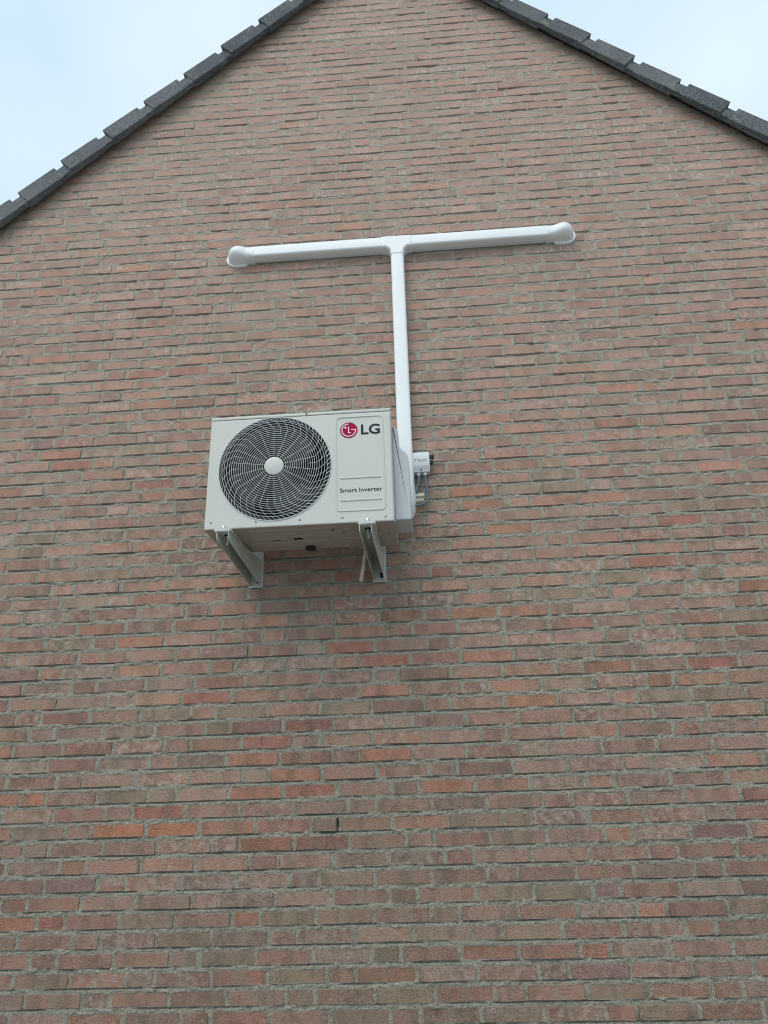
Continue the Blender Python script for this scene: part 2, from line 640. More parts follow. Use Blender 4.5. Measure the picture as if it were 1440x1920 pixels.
HEADERS = {-8: [-0.907, -0.134, 0.642], -7: [-1.292, -0.518, 0.253, 1.028], -6: [-1.13, -0.367, 0.419], -5: [-0.966, 0.575], -4:
[-1.353, -0.587, 0.185, 0.97], -3: [-1.507, -0.734, 0.032, 0.806], -2: [-0.897, -0.124, 0.648], -1: [-1.279, -0.508, 0.262,
1.039], 0: [-1.442, -0.671, 0.099, 0.879], 1: [-1.608, -0.829, -0.051, 0.723], 2: [-1.44, -0.43, 0.339, 1.114], 3: [-1.279,
-0.276, 0.5], 4: [-1.101, -0.1, 0.68], 5: [-1.502, -0.718, 0.06, 0.833], 6: [-1.116, -0.341], 7: [-0.506, 0.273, 1.056], 8:
[-0.115, 0.658], 9: [-0.953, 0.049, 0.825], 10: [-0.556, 0.983], 11: [-0.725, -0.167, 0.611], 12: [-0.88, -0.33, 0.439, 1.218],
13: [-1.038, -0.49, 0.069, 0.835], 14: [-0.657, -0.097, 1.005], 15: [-0.84, 0.065, 0.618, 1.403], 16: [-1.009, -0.454, -0.121,
0.446, 0.778, 0.887], 17: [-0.834, 1.275], 18: [0.874], 19: [0.468, 1.25], 20: [0.638, 1.424], 21: [1.03], 22: [0.862], 23:
[0.481, 1.258], 24: [-1.435, 0.865], 25: [-1.264], 26: [-1.875, -1.105], 27: [-1.7], 28: [-1.536], 29: [-1.936, -1.16], 30:
[-1.324], 31: [-1.492], 32: [-1.876, 1.19], 33: [-1.705, 1.359], 34: [-1.542], 35: [-1.376, -0.618], 36: [-1.535, 1.745], 37:
[-1.692, 1.579], 38: [-2.078, -1.3, -0.324, 1.739], 39: [-1.903, -1.124, 1.361], 40: [-1.522, 1.532, 1.633], 41: [-1.914, -0.377],
42: [-1.753, -0.223, 1.303], 43: [-1.596, 1.472], 44: [-1.428], 45: [-1.811, -0.285], 46: [-1.974, -1.207], 47: [-2.134], 48:
[1.31], 49: [1.468], 51: [1.265], 52: [0.32, 1.099], 54: [1.324], 55: [-0.037, 1.503], 56: [-0.644, 0.128], 57: [-0.257, 1.285],
58: [-0.419, 1.121], 59: [0.187], 60: [-0.206, 1.345], 61: [-0.045, 1.508], 62: [-0.635, 0.125], 64: [-0.416, 0.354], 65: [0.183],
67: [-0.032, 0.731], 68: [0.129, 0.891], 71: [0.185], 72: [-0.188], 73: [-0.026, 0.731], 74: [0.147], 77: [0.22], 78: [0.512]}

SPECIAL = [('o2', 2, -1.272), ('o2', 2, -1.045), ('o', 4, -0.713), ('r', 5, -0.554), ('o', 4, -1.705), ('r', 3, -1.108),
           ('o', -3, -1.64), ('o', -3, -0.734), ('r', -3, -1.506), ('r', 7, -0.67), ('o', 6, -0.719), ('o', 6, -0.168),
           ('o', 5, -0.555), ('o', 4, -0.71), ('o', 4, 0.066), ('o2', 2, -1.06), ('d', 8, -0.502), ('r', 12, -0.165),
           ('r', 13, -0.322), ('r', 10, -0.943), ('r', 4, -0.486), ('d', 1, -0.439), ('o', 21, 0.423), ('r', 18, 1.042),
           ('o', 23, 0.356), ('r', 21, 1.197), ('r', 11, 1.223), ('r', 36, -1.369), ('r', 36, -1.151), ('r', 26, -1.268),
           ('o', 29, -1.766), ('o', 26, -1.992), ('r', 28, -1.699), ('o', 25, -1.264), ('o', 45, -1.972), ('o', 38, -1.945),
           ('r', 69, -0.622), ('r', 68, -0.028), ('r', 67, 0.129), ('o', 67, 0.344), ('d', 68, -0.24), ('r', 67, -0.624),
           ('o', 65, 0.571), ('r', 73, -0.397), ('r', 73, -0.026), ('o', 63, -0.624), ('r', 70, 0.729), ('r', 66, 0.729),
           ('r', 73, 0.733), ('d', 72, -0.188), ('r', 69, 0.894), ('o', 67, 1.122), ('r', 66, 1.173), ('d', 66, 0.732),
           ('r', 65, 0.572), ('r', 62, 1.501), ('r', 71, -0.734), ('r', 69, -0.5), ('r', 65, -1.172), ('o', 58, -1.954),
           ('r', 53, -0.765), ('r', 75, -0.795), ('r', 73, -0.916)]


def course_layout(i):
    """brick pieces (centre, kind) of course i following the bond of three stretchers and one header"""
    hs = sorted(HEADERS.get(i, []))
    if not hs:
        base = None
        for d in (1, -1, 2, -2):
            if HEADERS.get(i + d):
                base = HEADERS[i + d][0]
                break
        if base is None:
            base = random.uniform(-1, 1)
        hs = [base + random.choice((-1, 1)) * 0.165 + random.choice((0, 0.22))]
    ks = []                      # (left edge, pitch) list
    while hs[0] > -HALF - 1:
        hs.insert(0, hs[0] - (0.11 + SP * (3 if random.random() < .8 else random.choice((2, 4)))))
    while hs[-1] < HALF + 1:
        hs.append(hs[-1] + (0.11 + SP * (3 if random.random() < .8 else random.choice((2, 4)))))
    res = []
    for a, b_ in zip(hs, hs[1:]):
        gap = b_ - a - HP
        n = max(0, round(gap / SP))
        res.append((a - HP / 2, a + HP / 2))
        if n == 0:
            continue
        x = a + HP / 2
        # long unknown runs get headers of their own
        seq = []
        if n > 5:
            tot = gap
            while tot > 4.6 * SP:
                seq += [SP, SP, SP, HP]
                tot -= 3 * SP + HP
            k = max(1, round(tot / SP))
            seq += [SP] * k
        else:
            seq = [SP] * n
        s = gap / sum(seq)
        for w in seq:
            res.append((x, x + w * s))
            x += w * s
    return res


palette = [((0.388, 0.228, 0.174), 36), ((0.362, 0.226, 0.180), 28), ((0.332, 0.226, 0.180), 18), ((0.328, 0.238, 0.176), 10),
           ((0.412, 0.218, 0.156), 9), ((0.366, 0.198, 0.160), 9), ((0.318, 0.200, 0.170), 7), ((0.425, 0.210, 0.142), 1)]
pal_c = [p[0] for p in palette]
pal_w = [p[1] for p in palette]
SPC = {'o': (0.430, 0.208, 0.142), 'o2': (0.500, 0.215, 0.125), 'r': (0.385, 0.172, 0.130), 'd': (0.285, 0.140, 0.110)}


def clip_gable(poly):
    """clip an (x,z) polygon to the region below the gable line"""
    for sgn in (1, -1):
        out_ = []
        f = lambda p: (LINE_Z - SL * sgn * (p[0] - APX)) - p[1]
        for i in range(len(poly)):
            a, b_ = poly[i - 1], poly[i]
            fa, fb = f(a), f(b_)
            if (fa >= 0) != (fb >= 0):
                s = fa / (fa - fb)
                out_.append((a[0] + (b_[0] - a[0]) * s, a[1] + (b_[1] - a[1]) * s))
            if fb >= 0:
                out_.append(b_)
        poly = out_
        if len(poly) < 3:
            return []
    return poly


def project(x, y, z):
    v = Vector((x, y + CAM_D, z))
    d = v.dot(Fv)
    return 720 + CAM_F * v.dot(R2) / d, 960 - CAM_F * v.dot(U2) / d, d


courses = {}
bricks = []
i0 = int(math.floor((-1.55 - PH) / CP)) + 1
i1 = int((LINE_Z - PH) / CP) + 1
for i in range(i0, i1 + 1):
    zb = PH + CP * i
    lay = course_layout(i)
    keep = []
    for (a, b_) in lay:
        if b_ < -HALF or a > HALF:
            continue
        gapw = random.uniform(0.011, 0.016)
        xa, xb = a + gapw / 2 + random.uniform(-.0015, .0015), b_ - gapw / 2 + random.uniform(-.0015, .0015)
        keep.append((xa, xb))
    courses[i] = keep
    for (xa, xb) in keep:
        cx = (xa + xb) / 2
        if zb > wall_top(cx) + 0.16:
            continue
        bricks.append([i, xa, xb, zb, None])

for b_ in bricks:
    i, xa, xb, zb = b_[:4]
    cx = (xa + xb) / 2
    c = random.choices(pal_c, pal_w)[0]
    k = random.gauss(1, 0.09)
    c = tuple(max(0.05, v * k * random.uniform(.975, 1.025)) for v in c)
    aux = [0.0, 0.0, 0.0]
    aux[0] = random.choice((0, 0, 0, 0.25, 0.5, 0.75)) * random.uniform(.5, 1)
    aux[2] = max(0.0, random.gauss(0.36, 0.30))
    if random.random() < .10:
        aux[2] = 1.2
    if xb - xa < .13:
        aux[0] = 0.0
    for (t_, ci, sx) in SPECIAL:
        if ci == i and xa - .008 <= sx <= xb + .008:
            c = SPC[t_]
            aux[0] = 0
            aux[2] = 0.3
    b_[4] = (c, aux, random.uniform(0, 90))


def brick_geo(b_):
    """returns verts, faces, local uv for one brick (about 36 triangles)"""
    i, xa, xb, zb = b_[:4]
    r = random
    cx, w = (xa + xb) / 2, (xb - xa)
    h = BH + r.uniform(-.0025, .0015)
    zb2 = zb + r.uniform(-.0012, .0022)
    cz = zb2 + h / 2
    j = lambda s: r.uniform(-s, s)
    tilt = j(.006)
    crn = [r.uniform(.0015, .0045) if r.random() < .90 else r.uniform(.005, .010) for _ in range(4)]
    hw, hh = w / 2, h / 2
    o = [(-hw + crn[0], -hh), (-hw * .33 + j(.02), -hh + j(.0018)), (hw * .33 + j(.03), -hh + j(.0018)), (hw - crn[1], -hh),
         (hw, -hh + crn[1] * .8), (hw, hh - crn[2] * .8), (hw - crn[2], hh), (hw * .33 + j(.02), hh + j(.0012)),
         (-hw * .33 + j(.02), hh + j(.0012)), (-hw + crn[3], hh), (-hw, hh - crn[3] * .8), (-hw, -hh + crn[0] * .8)]
    o = [(cx + x + j(.0008), cz + z + tilt * x + j(.0005)) for x, z in o]
    full = o
    if max(zb + BH - wall_top(xa), zb + BH - wall_top(xb)) > 0:
        o = clip_gable(o)
        if len(o) < 3:
            return None
    o = ccw(o)
    inn = inset(o, min(.003, w * .1)) if len(o) > 5 else o
    y0 = r.gauss(0, .0017)
    if r.random() < .05:
        y0 -= r.uniform(.001, .003)
    ax_, az_ = j(.006), j(.02)
    n = len(o)
    V, UV = [], []
    for p in inn:
        V.append((p[0], y0 + ax_ * (p[0] - cx) + az_ * (p[1] - cz), p[1]))
        UV.append((p[0] - cx, p[1] - cz, b_[4][2]))
    for p in o:
        V.append((p[0], y0 + .011, p[1]))
        UV.append((p[0] - cx, p[1] - cz, b_[4][2]))
    Fc = [tuple(range(n))]
    for k in range(n):
        k2 = (k + 1) % n
        Fc.append((k + n, k2 + n, k2, k))
    return V, Fc, UV


def build_bricks(name, lst, parent, **props):
    V, Fc, UV, COL, AUX = [], [], [], [], []
    for b_ in lst:
        g = brick_geo(b_)
        if g is None:
            continue
        o = len(V)
        V += g[0]
        UV += g[2]
        Fc += [tuple(k + o for k in f) for f in g[1]]
        COL += [(*b_[4][0], 1.0)] * len(g[0])
        AUX += [tuple(b_[4][1])] * len(g[0])
    if not V:
        return None
    me = bpy.data.meshes.new(name)
    me.from_pydata(V, [], Fc)
    a = me.attributes.new('brick_colour', 'FLOAT_COLOR', 'POINT')
    a.data.foreach_set('color', np.array(COL, 'f').ravel())
    a = me.attributes.new('brick_aux', 'FLOAT_VECTOR', 'POINT')
    a.data.foreach_set('vector', np.array(AUX, 'f').ravel())
    a = me.attributes.new('brick_uv', 'FLOAT_VECTOR', 'POINT')
    a.data.foreach_set('vector', np.array(UV, 'f').ravel())
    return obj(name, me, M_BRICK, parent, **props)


# which bricks show largest in the picture
def shown_area(b_):
    i, xa, xb, zb = b_[:4]
    q = [project(x, 0, z) for x, z in ((xa, zb), (xb, zb), (xb, zb + BH), (xa, zb + BH))]
    cl = [(min(max(p[0], 0), 1440), min(max(p[1], 0), 1920)) for p in q]
    return abs(sum(cl[k - 1][0] * cl[k][1] - cl[k][0] * cl[k - 1][1] for k in range(4))) / 2


order = sorted(bricks, key=shown_area, reverse=True)
near, rest = order[:300], order[300:]

# ---- mortar: one fine relief where the picture looks, coarser sheets round it
FX0, FX1, FZ0, FZ1 = -2.75, 2.45, -1.0, 5.36


def value_noise(x, z, scale, seed):
    xi, zi = x * scale, z * scale
    x0, z0 = np.floor(xi).astype(np.int64), np.floor(zi).astype(np.int64)
    fx, fz = xi - x0, zi - z0
    fx, fz = fx * fx * (3 - 2 * fx), fz * fz * (3 - 2 * fz)

    def hsh(a, b_):
        v = (a * 374761393 + b_ * 668265263 + seed * 1274126177) & 0x7fffffff
        v = ((v ^ (v >> 13)) * 1274126177) & 0x7fffffff
        return ((v ^ (v >> 16)) & 0xffff) / 65535.0
    return (hsh(x0, z0) * (1 - fx) + hsh(x0 + 1, z0) * fx) * (1 - fz) + (hsh(x0, z0 + 1) * (1 - fx) + hsh(x0 + 1, z0 + 1) * fx) * fz


xs = np.arange(FX0, FX1 + 1e-6, 0.005)
zrow, zi_course = [], []
offs = [0.0, 0.003, 0.008, 0.020, 0.034, 0.044, 0.0490, 0.0520, 0.0550, 0.0590, 0.0614, 0.0631]
for i in range(int(math.floor((FZ0 - PH) / CP)), i1 + 2):
    for o_ in offs:
        z_ = PH + CP * i + o_
        if FZ0 <= z_ <= FZ1 + .05:
            zrow.append(z_)
            zi_course.append(i)
zrow = np.array(zrow)
X, Z = np.meshgrid(xs, zrow)
DE = np.full_like(X, 9.0)       # signed distance outside the brick face in x (positive in a head joint)
for r_ in range(len(zrow)):
    ks = courses.get(zi_course[r_], [])
    if not ks:
        continue
    edges = np.array(ks)
    k = np.clip(np.searchsorted(edges[:, 0], xs) - 1, 0, len(edges) - 1)
    d = np.maximum(edges[k, 0] - xs, xs - edges[k, 1])
    DE[r_] = d
zl = (Z - PH) - np.floor((Z - PH) / CP + 1e-6) * CP
DZ = np.maximum(-zl, zl - BH)
DZ = np.where(zl > BH + (CP - BH) / 2, np.maximum(DZ * 0 + (CP - zl) * 1.0, 0.0), DZ)
dist = np.maximum(DE, np.where(zl <= BH, DZ, 0.0 * DZ + np.minimum(zl - BH, CP - zl)))
inside = (zl <= BH) & (DE < 0)
deep = np.where(inside, np.minimum(-DE, np.minimum(zl, BH - zl)), 0.0)   # how far inside the brick face
n_a = value_noise(X, Z, 38, 3)
n_b = value_noise(X, Z, 120, 5)
n_c = value_noise(X, Z, 14, 9)
n_d = value_noise(X, Z, 210, 21)
Y = 0.0014 + (0.5 - n_a) * 0.0070 + (0.5 - n_b) * 0.0066 + (0.5 - n_c) * 0.0050 + (0.5 - n_d) * 0.0040
# raked a little deeper right under each brick
jt = np.where(zl > BH, (zl - BH) / (CP - BH), 0)
groove = np.clip((value_noise(X, np.floor((Z - PH) / CP + .05) * 7.3, 9, 31) * .6 + value_noise(X, np.floor((Z - PH) / CP + .05) * 3.1, 34, 37) * .4 - .42) * 6, 0, 1)
gdep = groove * 0.0088
Y += np.where(zl > 0.0608, gdep, 0)
Y = np.where(inside, np.maximum(Y, np.minimum(0.012, deep * 1.15 - 0.0038)), Y)
Y = np.where((zl < 0.0006) & (DE < .002), np.maximum(Y, gdep), Y)
# places where the mortar has fallen out
for hx, hz, wx, wz, dd in ((-0.380, -0.158, .006, .022, .030), (-0.412, -0.185, .034, .0045, .020), (-0.45, -0.118, .06, .004, .010),
                           (-0.12, 0.14, .03, .004, .008), (0.62, 0.53, .05, .004, .008), (1.21, 0.66, .06, .005, .012),
                           (-1.02, 0.27, .03, .004, .010), (0.9, -0.70, .03, .006, .012), (0.38, 0.02, .02, .005, .010)):
    e = np.exp(-(((X - hx) / wx) ** 4 + ((Z - hz) / wz) ** 4))
    Y += e * dd
nr, nc = X.shape
verts = np.stack([X, Y, Z], -1).reshape(-1, 3)
idx = np.arange(nr * nc).reshape(nr, nc)
quads = np.stack([idx[:-1, :-1], idx[:-1, 1:], idx[1:, 1:], idx[1:, :-1]], -1).reshape(-1, 4)
qc = verts[quads].mean(1)
ok = qc[:, 2] < LINE_Z - SL * np.abs(qc[:, 0] - APX) - 0.002
# keep the fine relief only where the picture (with a margin) looks
dv = qc + np.array([0, CAM_D, 0])
dep = dv @ np.array(Fv)
px = 720 + CAM_F * (dv @ np.array(R2)) / dep
py = 960 - CAM_F * (dv @ np.array(U2)) / dep
fine = (px > -70) & (px < 1510) & (py > -60) & (py < 1980)
# blocks outside the view are thinned: use every second column
fq = quads[ok & fine]
# coarse remainder
stepc, stepr = 8, 1
idc = idx[:, ::stepc]
cq = np.stack([idc[:-1, :-1], idc[:-1, 1:], idc[1:, 1:], idc[1:, :-1]], -1).reshape(-1, 4)
cc = verts[cq].mean(1)
dv = cc + np.array([0, CAM_D, 0])
dep = dv @ np.array(Fv)
px = 720 + CAM_F * (dv @ np.array(R2)) / dep
py = 960 - CAM_F * (dv @ np.array(U2)) / dep
cok = (cc[:, 2] < LINE_Z - SL * np.abs(cc[:, 0] - APX) + 0.0) & ~((px > -45) & (px < 1485) & (py > -40) & (py < 1960))
cverts = verts.copy()
cverts[:, 1] += 0.0025
allq = np.concatenate([fq, cq[cok] + len(verts)])
allv = np.concatenate([verts, cverts])
used, inv = np.unique(allq, return_inverse=True)
allv = allv[used]
allq = inv.reshape(-1, 4)
# outer sheet of the wall, a little behind
extra_v, extra_q = [], []


def sheet(poly, y=0.0065):
    k = len(allv) + len(extra_v)
    for p in poly:
        extra_v.append((p[0], y, p[1]))
    extra_q.append(tuple(range(k, k + len(poly))))


top = lambda x: LINE_Z - SL * abs(x - APX)
sheet([(-HALF, -1.55), (FX0 + .002, -1.55), (FX0 + .002, top(FX0)), (-HALF, top(-HALF))])
sheet([(FX1 - .002, -1.55), (HALF, -1.55), (HALF, top(HALF)), (FX1 - .002, top(FX1))])
sheet([(FX0, -1.55), (FX1, -1.55), (FX1, FZ0 + .03), (FX0, FZ0 + .03)])
# solid backing so that the wall has its thickness
me = bpy.data.meshes.new("wall")
nv = len(allv) + len(extra_v)
me.vertices.add(nv)
me.vertices.foreach_set('co', np.concatenate([allv, np.array(extra_v)]).astype('f').ravel())
nq = len(allq)
loops = np.concatenate([allq.ravel(), np.array([i for q in extra_q for i in q])]).astype('i')
me.loops.add(len(loops))
me.loops.foreach_set('vertex_index', loops)
me.polygons.add(nq + len(extra_q))
me.polygons.foreach_set('loop_start', np.arange(nq + len(extra_q), dtype='i') * 4)
me.update(calc_edges=True)
me.validate()
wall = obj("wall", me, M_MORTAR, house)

for b_ in near:
    build_bricks("brick", [b_], wall)
build_bricks("brickwork", rest, wall, kind="stuff")

# the body of the house behind the gable
bmb = bmesh.new()
gp = [(-HALF, -1.55), (HALF, -1.55), (HALF, top(HALF)), (APX, LINE_Z), (-HALF, top(-HALF))]
add_plate(bmb, [(p[0] * .998, p[1] - .004) for p in gp], 8.0, 0.05)
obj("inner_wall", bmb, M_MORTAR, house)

# ============================================================ roof with verge tiles
bmr = bmesh.new()
ZR = 0.075
for s in (-1, 1):
    ang = math.atan(SL)
    nx, nz = s * math.sin(ang), math.cos(ang)
    L_ = (HALF + .45) / math.cos(ang)
    a = Vector((APX, 0, LINE_Z + 0.03))
    d = Vector((s * math.cos(ang), 0, -math.sin(ang)))
    n_ = Vector((nx, 0, nz))
    q0, q1 = a, a + d * L_
    vv = []
    for y in (0.0, 8.2):
        for p in (q0, q1, q1 + n_ * .05, q0 + n_ * .05):
            vv.append(bmr.verts.new((p.x, y, p.z)))
    for f in ((0, 1, 2, 3), (7, 6, 5, 4), (0, 4, 5, 1), (1, 5, 6, 2), (2, 6, 7, 3), (3, 7, 4, 0)):
        bmr.faces.new([vv[k] for k in f])
roof = obj("roof", bmr, M_TILE, house)


def verge_tile_mesh(s):
    """one verge tile, local frame: u down the slope, n out of the roof, y towards the house. s = side (-1 left, 1 right)"""
    bm = bmesh.new()

    def block(u0, u1, n0, n1, y0, y1, taper=0.0, bev=.004):
        vsx = []
        for u in (u0, u1):
            for n in (n0, n1):
                for y in (y0, y1):
                    vsx.append(bm.verts.new((u, y, n + (taper * (u - u0) / (u1 - u0)))))
        F_ = [(0, 1, 3, 2), (4, 6, 7, 5), (0, 4, 5, 1), (2, 3, 7, 6), (0, 2, 6, 4), (1, 5, 7, 3)]
        fs = [bm.faces.new([vsx[i] for i in f]) for f in F_]
        es = set()
        for f in fs:
            es.update(f.edges)
        bmesh.ops.bevel(bm, geom=list(es), offset=bev, segments=2, profile=.6, affect='EDGES')
    # flange, thick lower part of the tile (u from 0 = upper end to .345 = lower end)
    block(0.082, 0.345, -0.100, 0.006, -0.078, -0.052, 0.012, .005)
    # recessed upper end that the next tile covers
    block(-0.03, 0.088, -0.090, -0.030, -0.071, -0.050, 0.006, .005)
    # tile top running back over the roof
    block(0.0, 0.345, -0.026, 0.003, -0.056, 0.30, 0.012, .004)
    # inner lip below the flange, close to the wall
    block(0.10, 0.350, -0.094, -0.060, -0.056, -0.042, -0.004, .002)
    block(-0.02, 0.11, -0.088, -0.060, -0.056, -0.044, -0.004, .002)
    me_ = bpy.data.meshes.new("verge_tile")
    bmesh.ops.recalc_face_normals(bm, faces=bm.faces[:])
    bm.to_mesh(me_)
    bm.free()
    return me_


ang = math.atan(SL)
for s, ref, pitch in ((-1, (-2.005, 3.530), .3225), (1, (1.215, 4.252), .3230)):
    me_t = verge_tile_mesh(s)
    me_t.materials.append(M_TILE)
    # the lower outer top corner of a tile (u=.345, n=.018) sits at ref
    d = Vector((s * math.cos(ang), -math.sin(ang)))
    n_ = Vector((s * math.sin(ang), math.cos(ang)))
    ref = Vector(ref)
    apex_u = (ref - Vector((APX, LINE_Z))).dot(d)
    u = apex_u
    while u > 0.30:
        u -= pitch
    ks = []
    while u < (HALF + .4) / math.cos(ang):
        ks.append(u)
        u += pitch
    for u in ks:
        org = ref + d * (u - apex_u) - d * 0.325 - n_ * 0.018
        o = bpy.data.objects.new("verge_tile", me_t)
        C.objects.link(o)
        jit = random.uniform(-.011, .011)
        x_ax = Vector((d.x, 0, d.y))
        z_ax = Vector((n_.x, 0, n_.y))
        y_ax = Vector((0, 1, 0))
        mw = Matrix((x_ax, y_ax, z_ax)).transposed().to_4x4()
        mw = mw @ Matrix.Rotation(jit * 1.4, 4, 'Y')
        mw.translation = Vector((org.x, random.uniform(-.004, .004), org.y))
        o.parent = roof
        o.matrix_parent_inverse = Matrix.Identity(4)
        mw.translation -= Vector((0, 0, 0))
        o.matrix_basis = mw
# roof itself is offset from the house origin; put tiles into the roof's local (world) frame
for o in roof.children:
    pass

# ridge
bm_r = bmesh.new()
zt = LINE_Z + .125
for k in range(19):
    y0 = -0.07 + k * 0.42
    pts = [(APX + .13 * math.cos(a), y0, zt - .03 + .09 * math.sin(a)) for a in [PI * j_ / 8 for j_ in range(9)]]
    pts2 = [(APX + .118 * math.cos(a), y0 + .43, zt - .036 + .082 * math.sin(a)) for a in [PI * j_ / 8 for j_ in range(9)]]
    a_ = [bm_r.verts.new(p) for p in pts]
    b2 = [bm_r.verts.new(p) for p in pts2]
    for j_ in range(8):
        bm_r.faces.new((a_[j_], a_[j_ + 1], b2[j_ + 1], b2[j_]))
    bm_r.faces.new(a_)
obj("ridge", bm_r, M_TILE, roof)

# ============================================================ outdoor unit
AX0, AX1, AZ0, AZ1 = -0.866, -0.088, 0.970, 1.488
AF, AB = -0.420, -0.118
ac = thing("air_conditioner", (-0.477, -0.27, 0.97),
           "pale grey outdoor air conditioner unit with round fan grille mounted high on the brick wall", "air conditioner")
FCX, FCZ = -0.581, 1.235
# casing: an open-fronted shell
bm = bmesh.new()
t_ = .0015
x0, x1, z0, z1 = AX0 + t_, AX1 - t_, AZ0 + .006, AZ1 - .013
pts_f = rounded([(x0, z0), (x1, z0), (x1, z1), (x0, z1)], .004, 2)
pts_f = ccw(pts_f)
r0 = [bm.verts.new((p[0], AF + .010, p[1])) for p in pts_f]
r1 = [bm.verts.new((p[0], AB, p[1])) for p in pts_f]
n = len(pts_f)
for k in range(n):
    bm.faces.new((r0[k], r0[(k + 1) % n], r1[(k + 1) % n], r1[k]))
bm.faces.new(r1)
obj("casing", bm, M_CASE, ac, smooth=30)

# front panel: sheet with a round opening and edges folded back
bm = bmesh.new()
RH = 0.2375
cr_ = .007
angs = set(2 * PI * k / 120 for k in range(120))
bx0, bx1, bz0, bz1 = AX0 + cr_, AX1 - cr_, AZ0 + .004, AZ1 - .018
for qx, qz in ((bx0, bz0), (bx1, bz0), (bx0, bz1), (bx1, bz1)):
    angs.add(math.atan2(qz - FCZ, qx - FCX) % (2 * PI))
angs = sorted(angs)


def rect_hit(a, x0, x1, z0, z1):
    dx, dz = math.cos(a), math.sin(a)
    t1 = ((x1 if dx > 0 else x0) - FCX) / dx if abs(dx) > 1e-9 else 1e9
    t2 = ((z1 if dz > 0 else z0) - FCZ) / dz if abs(dz) > 1e-9 else 1e9
    t_ = min(t1, t2)
    return FCX + dx * t_, FCZ + dz * t_


inner = [(FCX + RH * math.cos(a), FCZ + RH * math.sin(a)) for a in angs]
outer = [rect_hit(a, bx0, bx1, bz0, bz1) for a in angs]


def fold(p, k):
    # push outwards around the rounded vertical edges
    x, z = p
    ox = cr_ * math.sin(PI / 2 * k)
    oy = cr_ * (1 - math.cos(PI / 2 * k))
    if x <= bx0 + 1e-5:
        x -= ox
    elif x >= bx1 - 1e-5:
        x += ox
    oz = .004 * math.sin(PI / 2 * k)
    if z <= bz0 + 1e-5:
        z -= oz
    elif z >= bz1 - 1e-5:
        z += oz
    return x, AF + oy, z


rings = [[bm.verts.new((p[0], AF + .012, p[1])) for p in inner],
         [bm.verts.new((p[0], AF + .002, p[1])) for p in inner],
         [bm.verts.new((FCX + (RH + .003) * math.cos(a), AF, FCZ + (RH + .003) * math.sin(a))) for a in angs]]
rings.append([bm.verts.new((FCX + (RH + .0045) * math.cos(a), AF, FCZ + (RH + .0045) * math.sin(a))) for a in angs])
rings.append([bm.verts.new((p[0], AF, p[1])) for p in [rect_hit(a, bx0 + .003, bx1 - .003, bz0 + .003, bz1 - .003) for a in angs]])
for k in (0, .34, .67, 1.0):
    rings.append([bm.verts.new(fold(p, k)) for p in outer])
rings.append([bm.verts.new((v.co.x, AF + .022, v.co.z)) for v in rings[-1]])
n = len(angs)
for a_, b2 in zip(rings, rings[1:]):
    for k in range(n):
        bm.faces.new((a_[k], a_[(k + 1) % n], b2[(k + 1) % n], b2[k]))
front = obj("front_panel", bm, M_CASE, ac, smooth=40)

# lid with a lip over the front
bm = bmesh.new()
add_box(bm, AX0, AX1, AF - .0008, AB + .002, AZ1 - .0128, AZ1, .0022, 2)
obj("top_panel", bm, M_CASE, ac, smooth=40)

# base pan with its pressings
bm = bmesh.new()
add_box(bm, AX0 + .002, AX1 - .002, AF + .0025, AB - .001, AZ0 - .0002, AZ0 + .012, .001, 1)
for (xa, xb, ya, yb) in ((-.70, -.50, -.345, -.325), (-.46, -.30, -.335, -.315), (-.70, -.56, -.285, -.255), (-.53, -.32, -.30, -.28),
                         (-.48, -.36, -.235, -.205), (-.72, -.52, -.235, -.20), (-.70, -.34, -.385, -.372), (-.345, -.235, -.255, -.225)):
    pp = rounded([(xa, ya), (xb, ya), (xb, yb), (xa, yb)], .009, 4)
    rr0 = [bm.verts.new((p[0], p[1], AZ0 + .001)) for p in pp]
    ip = inset(ccw(pp), .005)
    pp = ccw(pp)
    rr0 = [bm.verts.new((p[0], p[1], AZ0 + .001)) for p in pp]
    rr1 = [bm.verts.new((p[0], p[1], AZ0 - .004)) for p in ip]
    for k in range(len(pp)):
        bm.faces.new((rr0[k], rr0[(k + 1) % len(pp)], rr1[(k + 1) % len(pp)], rr1[k]))
    bm.faces.new(rr1)
for (qx, qy, qr) in ((-.285, -.33, .030), (-.135, -.29, .034), (-.150, -.215, .024)):
    loops_ = []
    for rr, dz in ((qr, .001), (qr - .003, -.004), (qr - .009, -.004), (qr - .012, .0005)):
        loops_.append([bm.verts.new((qx + rr * math.cos(2 * PI * k / 28), qy + rr * math.sin(2 * PI * k / 28), AZ0 + dz)) for k in range(28)])
    for a_, b2 in zip(loops_, loops_[1:]):
        for k in range(28):
            bm.faces.new((a_[k], a_[(k + 1) % 28], b2[(k + 1) % 28], b2[k]))
obj("base_pan", bm, M_BASE, ac, smooth=30)
bm = bmesh.new()
for (qx, qy, w_, d_) in ((-.600, -.262, .018, .003), (-.505, -.268, .018, .003), (-.345, -.352, .003, .003)):
    add_box(bm, qx - w_, qx + w_, qy - d_, qy + d_, AZ0 - .0052, AZ0 + .002)
obj("drain_slots", bm, M_DARK, ac)
bm = bmesh.new()
pts = []
for k in range(10):
    a = 2 * PI * k / 10
    pts.append((-.470 + .021 * math.cos(a) * (1.15 if k % 2 else .92), -.150 + .021 * math.sin(a)))
b0 = [bm.verts.new((p[0], p[1], AZ0 - .014)) for p in pts]
b1_ = [bm.verts.new((p[0], p[1], AZ0 + .002)) for p in pts]
for k in range(10):
    bm.faces.new((b0[k], b0[(k + 1) % 10], b1_[(k + 1) % 10], b1_[k]))
bm.faces.new(b0)
obj("drain_plug", bm, M_RUBBER, ac)

